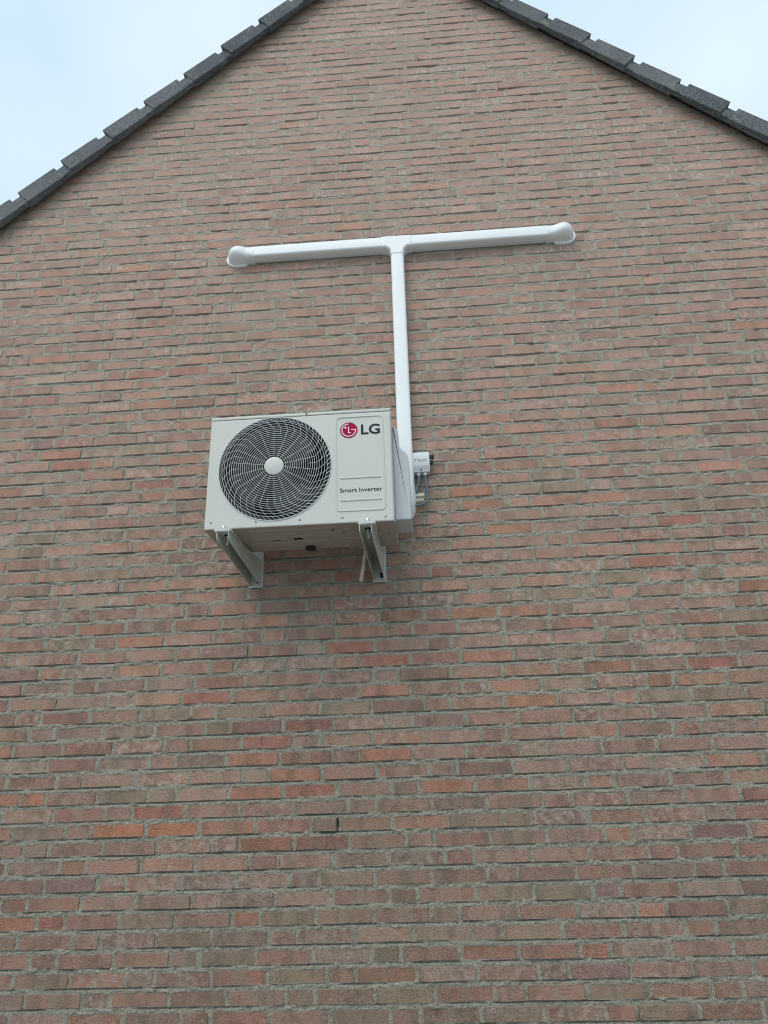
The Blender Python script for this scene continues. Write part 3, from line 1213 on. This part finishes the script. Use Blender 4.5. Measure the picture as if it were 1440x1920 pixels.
# side column seam strip on the right
obj("corner_strip", box(AX1 - .0005, AX1 + .0015, AF + .028, AB + .004, AZ0 + .01, AZ1 - .02, .0006, 1), M_CASE, ac)

# feet of the unit resting on the brackets
for fx in (-0.785, -0.200):
    bm = bmesh.new()
    pts_ = rounded([(fx - .036, AF - .014), (fx + .036, AF - .014), (fx + .036, AB + .02), (fx - .036, AB + .02)], .012, 4)
    pts_ = ccw(pts_)
    lo = [bm.verts.new((p[0], p[1], AZ0 - .0115)) for p in pts_]
    hi_ = [bm.verts.new((p[0], p[1], AZ0 - .0005)) for p in pts_]
    for k in range(len(pts_)):
        bm.faces.new((lo[k], lo[(k + 1) % len(pts_)], hi_[(k + 1) % len(pts_)], hi_[k]))
    bm.faces.new(lo[::-1])
    bm.faces.new(hi_)
    obj("foot", bm, M_CASE, ac, smooth=30)
    bmn = bmesh.new()
    prof = [(0.0, AZ0 + .0115), (.006, AZ0 + .0115), (.0085, AZ0 + .007), (.0085, AZ0 - .0006)]
    rngs = []
    for r_, zz in prof:
        rngs.append([bmn.verts.new((fx + .004 + r_ * math.cos(2 * PI * k / 12), AF - .004 - .005 + r_ * .6 * math.sin(2 * PI * k / 12), zz)) for k in range(12)] if r_ else [bmn.verts.new((fx + .004, AF - .009, zz))])
    for a_, b2 in zip(rngs, rngs[1:]):
        for k in range(12):
            if len(a_) == 1:
                bmn.faces.new((a_[0], b2[(k + 1) % 12], b2[k]))
            else:
                bmn.faces.new((a_[k], a_[(k + 1) % 12], b2[(k + 1) % 12], b2[k]))
    obj("foot_bolt", bmn, M_BOLT, ac, smooth=40)

# fan opening: bell mouth, dark inside, motor and blades
shroud = obj("fan_shroud", lathe([(RH - .0005, AF + .004), (.226, AF + .016), (.214, AF + .034), (.207, AF + .055), (.205, AF + .10), (.212, AF + .14)], FCX, FCZ, 96), M_SHROUD, ac, smooth=True)
obj("fan_cavity", lathe([(.212, AF + .14), (.26, AF + .142), (.255, AF + .25), (0, AF + .255)], FCX, FCZ, 48), M_DARK, ac)
bm = lathe([(0, AF + .040), (.030, AF + .041), (.040, AF + .048), (.042, AF + .12), (0, AF + .121)], FCX, FCZ, 32)
fan = obj("fan", bm, M_FAN, ac, smooth=True)
for k in range(3):
    bm = bmesh.new()
    g = []
    for iu in range(9):
        row = []
        for iv in range(9):
            u, v = iu / 8, iv / 8
            rr = .036 + u * (.198 - .036)
            sweep = math.radians(-20 + 78 * v + 26 * u) + k * 2 * PI / 3 + .5
            yy = AF + .052 + .055 * v + .006 * math.sin(PI * u)
            row.append(bm.verts.new((FCX + rr * math.cos(sweep), yy, FCZ + rr * math.sin(sweep))))
        g.append(row)
    for iu in range(8):
        for iv in range(8):
            bm.faces.new((g[iu][iv], g[iu + 1][iv], g[iu + 1][iv + 1], g[iu][iv + 1]))
    obj("blade", bm, M_FAN, fan, smooth=True)


# grille: domed wire guard with rings and swept spokes
def gy(r):
    return AF - .012 * math.sqrt(max(0.0, 1 - (r / .2385) ** 2)) - .001 - .004 * (1 if r < .222 else 0)


bm = bmesh.new()
radii = [.0500 + .0093 * k for k in range(16)] + [.2010, .2125, .2225]
for r in radii:
    n = 108 if r > .1 else 64
    wr = .00108 if r < .19 else .0011
    add_tube(bm, [(FCX + r * math.cos(2 * PI * k / n), gy(r), FCZ + r * math.sin(2 * PI * k / n)) for k in range(n)], wr, 4, closed=True)
NS = 18


def swirl(r):
    # angle added (counter-clockwise as seen) as the spoke nears the rim
    if r < .176:
        return 0.0
    q = (r - .176) / (.2375 - .176)
    return .27 * q ** 1.15


for k in range(NS * 2):
    a0 = PI / 2 + 2 * PI * k / (NS * 2) + .03
    rs = .043 if k % 2 == 0 else .146
    pts = []
    m = 22 if k % 2 == 0 else 12
    for j_ in range(m + 1):
        r = rs + (.2235 - rs) * j_ / m
        a = a0 + swirl(r)
        pts.append((FCX + r * math.cos(a), gy(r) - .0006, FCZ + r * math.sin(a)))
    add_tube(bm, pts, .00088, 4, cap=False)
for k in range(NS * 4):
    a0 = PI / 2 + 2 * PI * k / (NS * 4) + .03 + .28
    pts = []
    for j_ in range(4):
        r = .2215 + (.2375 - .2215) * j_ / 3
        pts.append((FCX + r * math.cos(a0 + .10 * (j_ / 3)), gy(.21) + .010 * j_ / 3, FCZ + r * math.sin(a0 + .10 * (j_ / 3))))
    add_tube(bm, pts, .0013, 4, cap=False)
add_lathe(bm, [(.2360, AF - .0005), (.2368, AF - .0035), (.2395, AF - .0035), (.2405, AF + .0005)], FCX, FCZ, 120)
grille = obj("fan_grille", bm, M_GRILLE, ac, smooth=50)
obj("hub_cap", lathe([(0, gy(0) - .0045), (.034, gy(0) - .0040), (.0405, gy(0) - .0018), (.0415, gy(0) + .006)], FCX, FCZ, 48), M_CASE, grille, smooth=True)
bmz = bmesh.new()
add_box(bmz, FCX - .006, FCX + .002, AF - .0035, AF - .001, FCZ - .231, FCZ - .224)
obj("grille_catch", bmz, M_DARK, grille)


# pressed name panel: raised bead round a flat field, two bars
def bead(path, rad, y, closed=True):
    bmq = bmesh.new()
    n_ = len(path)
    rings_ = []
    prof_ = [(-rad, 0.0004), (-rad * .6, -.0022), (0, -.0032), (rad * .6, -.0022), (rad, 0.0004)]
    for k in range(n_):
        a_, b2 = Vector(path[k - 1]), Vector(path[(k + 1) % n_])
        dd = (b2 - a_).normalized()
        nn = Vector((-dd.y, dd.x))
        rings_.append([bmq.verts.new((path[k][0] + nn.x * o_, y + h_, path[k][1] + nn.y * o_)) for o_, h_ in prof_])
    for k in range(n_):
        for j_ in range(4):
            bmq.faces.new((rings_[k][j_], rings_[k][j_ + 1], rings_[(k + 1) % n_][j_ + 1], rings_[(k + 1) % n_][j_]))
    return bmq


pp = ccw(rounded([(-.3215, 1.022), (-.1220, 1.022), (-.1220, 1.454), (-.3215, 1.454)], .018, 6))
obj("panel_bead", bead(pp, .0038, AF - .0002), M_CASE, front, smooth=60)
for zz in (1.1680, 1.0680):
    pp = ccw(rounded([(-.307, zz - .0035), (-.1355, zz - .0035), (-.1355, zz + .0035), (-.307, zz + .0035)], .0033, 4))
    obj("panel_bar", plate(pp, AF + .0005, AF - .0028, .0018, 2), M_CASE, front, smooth=60)

# emblem and lettering
EX, EZ, ER = -.2675, 1.3910, .0375
emb = obj("emblem", lathe([(0, AF - .0016), (ER * .93, AF - .0016), (ER * .93, AF + .0002)], EX, EZ, 64), M_LG, front)
obj("emblem_rim", lathe([(ER * .931, AF - .0012), (ER, AF - .0012), (ER, AF + .0002)], EX, EZ, 64), M_LGRIM, front)


def ribbon(bmq, path, w, y):
    path = [Vector(p) for p in path]
    vs_ = []
    for k, p in enumerate(path):
        dd = (path[min(k + 1, len(path) - 1)] - path[max(k - 1, 0)]).normalized()
        nn = Vector((-dd.y, dd.x)) * w / 2
        vs_.append((bmq.verts.new((p.x + nn.x, y, p.y + nn.y)), bmq.verts.new((p.x - nn.x, y, p.y - nn.y))))
    for a_, b2 in zip(vs_, vs_[1:]):
        bmq.faces.new((a_[0], a_[1], b2[1], b2[0]))


bm = bmesh.new()
R_ = ER * .78
arc = [(EX + R_ * math.cos(a), EZ + R_ * math.sin(a)) for a in [math.radians(92 + (360 - 92) * k / 40) for k in range(41)]]
ribbon(bm, arc, ER * .10, AF - .0020)
ribbon(bm, [(EX + R_ * 1.06, EZ + ER * .05), (EX + ER * .30, EZ + ER * .05)], ER * .10, AF - .0021)
ribbon(bm, [(EX - ER * .02, EZ + ER * .42), (EX - ER * .02, EZ - ER * .38)], ER * .10, AF - .0020)
ribbon(bm, [(EX - ER * .07, EZ - ER * .36), (EX + ER * .22, EZ - ER * .36)], ER * .10, AF - .0021)
cvs = [bm.verts.new((EX - ER * .37 + ER * .12 * math.cos(2 * PI * k / 20), AF - .0020, EZ + ER * .32 + ER * .12 * math.sin(2 * PI * k / 20))) for k in range(20)]
bm.faces.new(cvs)
obj("emblem_face", bm, M_WHITE, emb)
obj("brand_lettering", text_mesh("LG", -.2155, -.1350, 1.3685, 1.4145, AF - .0012, 0.022), M_INK, front)
obj("lettering", text_mesh("Smart lnverter", -.3075, -.1325, 1.1045, 1.1225, AF - .0012, 0.006), M_INK, front)

# screws
for (sx, sz) in ((-.8385, 1.0015), (-.6520, 0.9965), (-.4720, 0.9945), (-.2980, 0.9945), (-.1230, 0.9905)):
    obj("screw", lathe([(0, AF - .0032), (.0030, AF - .0030), (.0046, AF - .0015), (.0048, AF + .0005)], sx, sz, 16), M_CASE, front, smooth=True)
    obj("screw_slot", lathe([(0, AF - .0036), (.0021, AF - .0034)], sx, sz - .0008, 10), M_DARK, front)
obj("screw", lathe([(0, AF - .0055), (.0030, AF - .0050), (.0034, AF - .003)], -.450, AZ1 - .0065, 12), M_DARK, ac)

# valve cover on the right side
cov = [(-.0875, 1.440), (-.074, 1.431), (-.063, 1.420), (-.0595, 1.392), (-.0565, 1.339), (-.0500, 1.324), (-.031, 1.307),
       (-.0215, 1.283), (-.0195, 1.215), (-.0185, 1.10), (-.0180, 0.9985), (-.0875, 0.9985)]
cov = ccw(rounded(ccw(cov), .006, 2))
obj("valve_cover", plate(cov, AB - .075, AF + .070, .006, 4), M_COVER, ac, smooth=45)
# recessed hand grip behind the cover's upper part
obj("hand_grip", box(-.0870, -.0640, -.190, -.150, 1.345, 1.410, .004, 2), M_DARK, ac)

# ============================================================ brackets
M_ARM = plain("bracket_arm_steel", (0.50, 0.51, 0.455), 0.32, var=0.08, vscale=20, grime=0.2)


def bracket(cx, label, skew):
    w = .0235
    t = thing("wall_bracket", (cx, 0, 0.835), label, "bracket", "brackets under the outdoor unit")
    zt_ = AZ0 - .0125
    xo = cx
    # top web
    obj("top_web", box(xo - w, xo + w, -.432, -.004, zt_ - .0025, zt_, .0008, 1), M_ARM, t)
    # side webs: thin triangles
    for sgn in (-1, 1):
        bm_ = bmesh.new()
        xa = xo + sgn * (w - .0010)
        xb = xo + sgn * (w + .0012)
        prof_ = [(-.432, zt_ - .001), (-.432, zt_ - .030), (-.415, zt_ - .040), (-.030, .842), (-.004, .836), (-.004, zt_ - .001)]
        a_ = [bm_.verts.new((xa, p[0], p[1])) for p in prof_]
        b2 = [bm_.verts.new((xb, p[0], p[1])) for p in prof_]
        bm_.faces.new(a_)
        bm_.faces.new(b2[::-1])
        for k in range(len(prof_)):
            bm_.faces.new((a_[k], a_[(k + 1) % len(prof_)], b2[(k + 1) % len(prof_)], b2[k]))
        obj("side_web", bm_, M_ARM, t)
    # wall plate, a folded channel standing up behind the arm
    bm_ = bmesh.new()
    add_box(bm_, xo - .030, xo + .030, -.0115, -.0085, .834, 1.003, .0008, 1)
    add_box(bm_, xo + .0275, xo + .0300, -.0085, .002, .834, 1.003)
    add_box(bm_, xo - .0300, xo - .0275, -.0085, .002, .834, 1.003)
    obj("wall_plate", bm_, M_BRKT, t)
    # slots low in the plate and label sticker
    bm_ = bmesh.new()
    add_plate(bm_, rounded([(xo + .003, .852), (xo + .015, .852), (xo + .015, .876), (xo + .003, .876)], .0055, 4), -.0110, -.0128)
    obj("slot", bm_, M_DARK, t)
    # hanging bolt with washer and nut
    bx_, by_ = xo + .004, -.385
    bm_ = bmesh.new()
    for (r_, za, zb_) in ((.0032, zt_ - .046, zt_ - .002), (.0075, zt_ - .0125, zt_ - .0055)):
        sd_ = 6 if r_ > .006 else 10
        a_ = [bm_.verts.new((bx_ + r_ * math.cos(2 * PI * k / sd_), by_ + r_ * math.sin(2 * PI * k / sd_), za)) for k in range(sd_)]
        b2 = [bm_.verts.new((bx_ + r_ * math.cos(2 * PI * k / sd_), by_ + r_ * math.sin(2 * PI * k / sd_), zb_)) for k in range(sd_)]
        for k in range(sd_):
            bm_.faces.new((a_[k], a_[(k + 1) % sd_], b2[(k + 1) % sd_], b2[k]))
        bm_.faces.new(a_[::-1])
        bm_.faces.new(b2)
    obj("bolt", bm_, M_BOLT, t)
    bm_ = bmesh.new()
    a_ = [bm_.verts.new((bx_ + .0135 * math.cos(2 * PI * k / 16), by_ + .0135 * math.sin(2 * PI * k / 16), zt_ - .0052)) for k in range(16)]
    b2 = [bm_.verts.new((bx_ + .0135 * math.cos(2 * PI * k / 16), by_ + .0135 * math.sin(2 * PI * k / 16), zt_ - .0026)) for k in range(16)]
    for k in range(16):
        bm_.faces.new((a_[k], a_[(k + 1) % 16], b2[(k + 1) % 16], b2[k]))
    bm_.faces.new(a_[::-1])
    obj("washer", bm_, M_DARK, t)
    # rubber bushing near the wall, and front edge screw heads
    bm_ = bmesh.new()
    add_box(bm_, xo - .010, xo + .016, -.060, -.036, AZ0 - .0118, AZ0 - .001, .003, 2)
    obj("bushing", bm_, M_RUBBER, t)
    bm_ = bmesh.new()
    add_tube(bm_, [(xo + .0295, -.004, .892), (xo + .040, -.004, .892)], .0035, 8)
    obj("plate_bolt", bm_, M_BOLT, t)
    # the arm is not quite square to the wall
    for ch in t.children:
        for v in ch.data.vertices:
            v.co.x += skew * (v.co.y + .43) / .43
    return t


bl = bracket(-.783, "pale steel bracket under the fan end of the unit, open channel with a paper sticker", .040)
obj("sticker", (lambda b_: b_)(plate([(-.762, .917), (-.745, .917), (-.745, .934), (-.762, .934)], -.0118, -.0124)), M_LABEL, bl)
br = bracket(-.205, "pale steel bracket under the lettered end of the unit, holding a small level vial", .026)
bm = bmesh.new()
add_tube(bm, [(-.172, -.075, .925), (-.172, -.075, .885)], .007, 10)
obj("level_vial", bm, plain("level_vial_plastic", (.50, .49, .38), .3), br, smooth=True)
bm = bmesh.new()
add_box(bm, -.1790, -.1650, -.084, -.068, .931, .942, .002, 1)
obj("vial_holder", bm, M_DARK, br)

# drain hose
bm = bmesh.new()
p0, p1 = Vector((-.2235, -.150, .968)), Vector((-.2560, -.110, .812))
K = 46
add_tube(bm, [p0 + (p1 - p0) * (k / K) for k in range(K + 1)], lambda s: .0078 + (.0011 if int(round(s * K)) % 2 else -.0003), 12)
hose = obj("drain_hose", bm, M_HOSE, None, smooth=30, label="short pale ribbed drain hose poking down behind the right bracket", category="hose")

# ============================================================ trunking
duct = thing("pipe_trunking", (-.03, 0, 2.735), "white plastic pipe trunking in a wide T shape running down behind the unit", "trunking")
DD = .063


def trunk_profile(w, d):
    """half profile points (across, depth) of the trunking cover: open base tray with a cover lapping it"""
    h = w / 2
    pts = [(-h + .0035, 0.0), (-h + .0035, -.0215), (-h + .0015, -.0200), (-h, -.0210), (-h, -d + .012)]
    for k in range(1, 6):
        a = PI / 2 * k / 6
        pts.append((-h + .012 * (1 - math.cos(a)), -d + .012 * (1 - math.sin(a))))
    pts.append((-h + .012, -d))
    r = [(-p[0], p[1]) for p in pts[::-1]]
    return pts + r


def run(pa, pb, w, d, name):
    pa, pb = Vector(pa), Vector(pb)
    dirv = (pb - pa).normalized()
    side = Vector((-dirv.y, dirv.x))
    prof_ = trunk_profile(w, d)
    bm_ = bmesh.new()
    rg = []
    K = 12
    for k in range(K + 1):
        c_ = pa + (pb - pa) * (k / K)
        rg.append([bm_.verts.new((c_.x + side.x * p[0], p[1], c_.y + side.y * p[0])) for p in prof_])
    for a_, b2 in zip(rg, rg[1:]):
        for k in range(len(prof_) - 1):
            bm_.faces.new((a_[k], a_[k + 1], b2[k + 1], b2[k]))
    bm_.faces.new(rg[0])
    bm_.faces.new(rg[-1])
    return obj(name, bm_, M_PVC, duct, smooth=35)


HZ = 2.7375
run((-.83, HZ - .001), (-.11, HZ), .070, DD, "duct_length")
run((.05, HZ), (.79, HZ + .003), .070, DD, "duct_length")
run((-.0300, 2.66), (-.0385, 1.30), .071, DD - .001, "duct_length")

# tee fitting
tw = .0380
o_t = [(-.116, HZ - tw), (-.030 - tw - .020, HZ - tw), (-.030 - tw, HZ - tw - .020), (-.030 - tw, 2.647), (-.030 + tw, 2.647),
       (-.030 + tw, HZ - tw - .020), (-.030 + tw + .020, HZ - tw), (.056, HZ - tw), (.056, HZ + tw), (-.116, HZ + tw)]
rad = [0, .018, .018, 0, 0, .018, .018, 0, 0, 0]
o_t = rounded(o_t, rad, 4)
obj("tee_fitting", plate(ccw(o_t), 0.0, -DD - .0026, .012, 5), M_PVC, duct, smooth=50)


def section(cu, hw, dep, p=3.2, n=14):
    """arch-shaped section (across, depth)"""
    res = []
    for k in range(n + 1):
        a = PI * k / n
        cx_, sy = math.cos(a), math.sin(a)
        r_ = 1.0 / ((abs(cx_) ** p + abs(sy) ** p) ** (1 / p))
        res.append((cu - hw * cx_ * r_, -dep * sy * r_))
    return res


def cap(origin, dirv, flange=True, wide=1.0, length=.155):
    """end piece: sleeve, bulging dome and, against the wall, a rounded flange"""
    o_, dirv = Vector(origin), Vector(dirv).normalized()
    side = Vector((-dirv.y, dirv.x))
    if side.y < 0 or (abs(side.y) < 1e-6 and side.x < 0):
        side = -side
    bm_ = bmesh.new()
    st = [(0.0, 0, .0378, DD + .002, 4.6), (.022, 0, .0378, DD + .002, 4.4), (.040, 0.0008, .0385, DD + .0035, 4.0),
          (.058, .0020, .0410 * wide, DD + .010, 3.4), (.075, .0030, .0445 * wide, DD + .018, 2.9), (.092, .0034, .0465 * wide, DD + .022, 2.6),
          (.110, .0034, .0455 * wide, DD + .020, 2.4), (.124, .0030, .0425 * wide, DD + .012, 2.3), (.136, .0022, .0370 * wide, DD - .002, 2.2),
          (.145, .0010, .0290 * wide, DD - .020, 2.1), (.150, 0, .0190 * wide, DD - .038, 2.0), (.1525, 0, .006, .008, 2.0)]
    rg = []
    for (t__, cu, hw, dp, pw) in st:
        c_ = o_ + dirv * (t__ * length / .155)
        rg.append([bm_.verts.new((c_.x + side.x * q[0], q[1], c_.y + side.y * q[0])) for q in section(cu, hw, dp, pw)])
    for a_, b2 in zip(rg, rg[1:]):
        for k in range(len(a_) - 1):
            bm_.faces.new((a_[k], a_[k + 1], b2[k + 1], b2[k]))
    bm_.faces.new(rg[0])
    bm_.faces.new(rg[-1])
    c_o = obj("end_cap", bm_, M_PVC, duct, smooth=60)
    if flange:
        e = o_ + dirv * .105
        pts_ = []
        for k in range(25):
            a = -PI / 2 + PI * k / 24
            q = e + dirv * (.060 * math.cos(a)) + side * (.0545 * math.sin(a))
            pts_.append((q.x, q.y))
        q = o_ + dirv * .055 + side * .0545
        pts_.append((q.x, q.y))
        q = o_ + dirv * .042 + side * .040
        pts_.append((q.x, q.y))
        q = o_ + dirv * .042 - side * .040
        pts_.append((q.x, q.y))
        q = o_ + dirv * .055 - side * .0545
        pts_.append((q.x, q.y))
        obj("flange", plate(ccw(pts_), 0.004, -.012, .004, 3), M_PVC, c_o, smooth=50)
    return c_o


cap((-.820, HZ - .001), (-1, 0), True)
cap((.783, HZ + .003), (1, 0), True)
cap((-.0375, 1.375), (-.007, -1), False, 1.0, .250)

# ============================================================ isolator switch box and its cables
jb = thing("switch_box", (.036, 0, 1.335), "small grey electrical isolator switch box with black knob right of the unit", "switch box")
bx0_, bx1_, bz0_, bz1_ = -.004, .0755, 1.3520, 1.4585
DZB = bz0_ - 1.3345
bm = bmesh.new()
# back tray
add_plate(bm, rounded([(bx0_ + .001, bz0_ + .001), (bx1_ - .001, bz0_ + .001), (bx1_ - .001, bz1_ - .001), (bx0_ + .001, bz1_ - .001)], .005, 3), 0.0, -.016, .001, 1)
box_o = obj("box_base", bm, M_BOX, jb, smooth=40)
# lid: curved top and sloping lower face
bm = bmesh.new()
prof = [(-.014, bz0_), (-.0405, bz0_ + .0015), (-.0422, bz0_ + .005), (-.0365, bz0_ + .0085), (-.0395, bz0_ + .018), (-.0455, bz0_ + .027),
        (-.0470, bz0_ + .036), (-.0470, bz1_ - .014), (-.0455, bz1_ - .008), (-.0415, bz1_ - .003), (-.034, bz1_), (-.014, bz1_)]
a_ = [bm.verts.new((bx0_, p[0], p[1])) for p in prof]
b2 = [bm.verts.new((bx1_, p[0], p[1])) for p in prof]
bm.faces.new(a_)
bm.faces.new(b2[::-1])
for k in range(len(prof)):
    bm.faces.new((a_[k], a_[(k + 1) % len(prof)], b2[(k + 1) % len(prof)], b2[k]))
lid = obj("box_lid", bm, M_BOX, jb, smooth=40)
obj("lid_rail", box(bx0_ - .0006, bx0_ + .0030, -.0485, -.040, bz0_ + .008, bz1_ - .008, .001, 1), M_BOX, lid)
obj("lid_rail", box(bx1_ - .0030, bx1_ + .0006, -.0485, -.040, bz0_ + .008, bz1_ - .008, .001, 1), M_BOX, lid)
obj("lid_screw", lathe([(0, -.0415), (.0036, -.0410), (.0036, -.036)], .0345, bz0_ + .0125, 12), M_DARK, lid)
bm = bmesh.new()
YL = -.0473
mk = [(.002, 1.402), (.0145, 1.402), (.0145, 1.3985), (.0105, 1.397), (.0100, 1.392), (.0125, 1.3905), (.0125, 1.3890), (.004, 1.3890), (.004, 1.3905), (.0065, 1.392), (.006, 1.397), (.002, 1.3985)]
add_plate(bm, [(q[0], q[1] + DZB) for q in mk], YL + .0002, YL, 0)
add_box(bm, .0195, .034, YL - .0002, YL, 1.3862 + DZB, 1.3880 + DZB)
add_box(bm, .0385, .0590, YL - .0002, YL, 1.3872 + DZB, 1.3892 + DZB)
obj("printed_mark", bm, M_INK2, lid)
obj("printed_lettering", text_mesh("Iboule", .0195, .0620, 1.3915 + DZB, 1.4060 + DZB, YL - .0003, 0.002), M_INK2, lid)
# knob: two black grips on a grey collar
bm = bmesh.new()
add_box(bm, bx1_ - .001, .0940, -.040, -.018, 1.4210, 1.4430, .004, 2)
add_box(bm, .087, .0985, -.042, -.016, 1.4270, 1.4440, .004, 2)
add_box(bm, bx1_ - .001, .0925, -.038, -.020, 1.3960, 1.4170, .004, 2)
obj("knob", bm, M_RUBBER, jb, smooth=40)
obj("knob_collar", box(bx1_ - .001, .090, -.034, -.022, 1.4160, 1.4220, .001, 1), M_BOX, jb)
for gx in (.0215, .0520):
    bm = bmesh.new()
    for (r_, za, zb_) in ((.0100, bz0_ - .0070, bz0_ + .001), (.0085, bz0_ - .0125, bz0_ - .0070)):
        sd_ = 12
        a_ = [bm.verts.new((gx + r_ * math.cos(2 * PI * k / sd_), -.027 + r_ * math.sin(2 * PI * k / sd_), za)) for k in range(sd_)]
        b2 = [bm.verts.new((gx + r_ * math.cos(2 * PI * k / sd_), -.027 + r_ * math.sin(2 * PI * k / sd_), zb_)) for k in range(sd_)]
        for k in range(sd_):
            bm.faces.new((a_[k], a_[(k + 1) % sd_], b2[(k + 1) % sd_], b2[k]))
        bm.faces.new(a_[::-1])
    obj("cable_gland", bm, M_BOX, jb, smooth=30)

bm = bmesh.new()
zc = bz0_ - .006
add_tube(bm, bez((.0215, -.027, zc), (.024, -.027, 1.300), (.012, -.028, 1.285), (.000, -.030, 1.248)) + [(-.014, -.030, 1.215)], .0064, 10)
obj("power_cable", bm, M_CABLE, None, smooth=True, label="short blue grey cable curving from the switch box down behind the trunking end", category="cable")
bm = bmesh.new()
add_tube(bm, bez((.0520, -.027, zc), (.052, -.027, 1.31), (.0585, -.030, 1.28), (.0575, -.032, 1.236)) +
         bez((.0570, -.032, 1.230), (.056, -.034, 1.197), (.040, -.036, 1.188), (.006, -.036, 1.186))[1:] + [(-.02, -.036, 1.187)], .0056, 10)
add_tube(bm, bez((.0550, -.022, zc), (.050, -.022, 1.31), (.0530, -.022, 1.28), (.0520, -.022, 1.25), 10), .0036, 8)
obj("power_cable", bm, M_CABLE, None, smooth=True, label="longer blue grey cable looping round the small ribbed block below the switch box", category="cable")

# small ribbed block
bm = bmesh.new()
prof = [(0.0, 1.199), (-.030, 1.199), (-.034, 1.206), (-.034, 1.213), (-.026, 1.215), (-.026, 1.223), (-.036, 1.226), (-.036, 1.234),
        (-.028, 1.238), (-.022, 1.247), (0.0, 1.247)]
prof = [(p[0], p[1] + .006) for p in prof]
a_ = [bm.verts.new((-.012, p[0], p[1])) for p in prof]
b2 = [bm.verts.new((.0415, p[0], p[1])) for p in prof]
bm.faces.new(a_)
bm.faces.new(b2[::-1])
for k in range(len(prof)):
    bm.faces.new((a_[k], a_[(k + 1) % len(prof)], b2[(k + 1) % len(prof)], b2[k]))
obj("connector_block", bm, M_BLOCK, None, label="small beige ribbed plastic block on the wall below the switch box", category="connector")
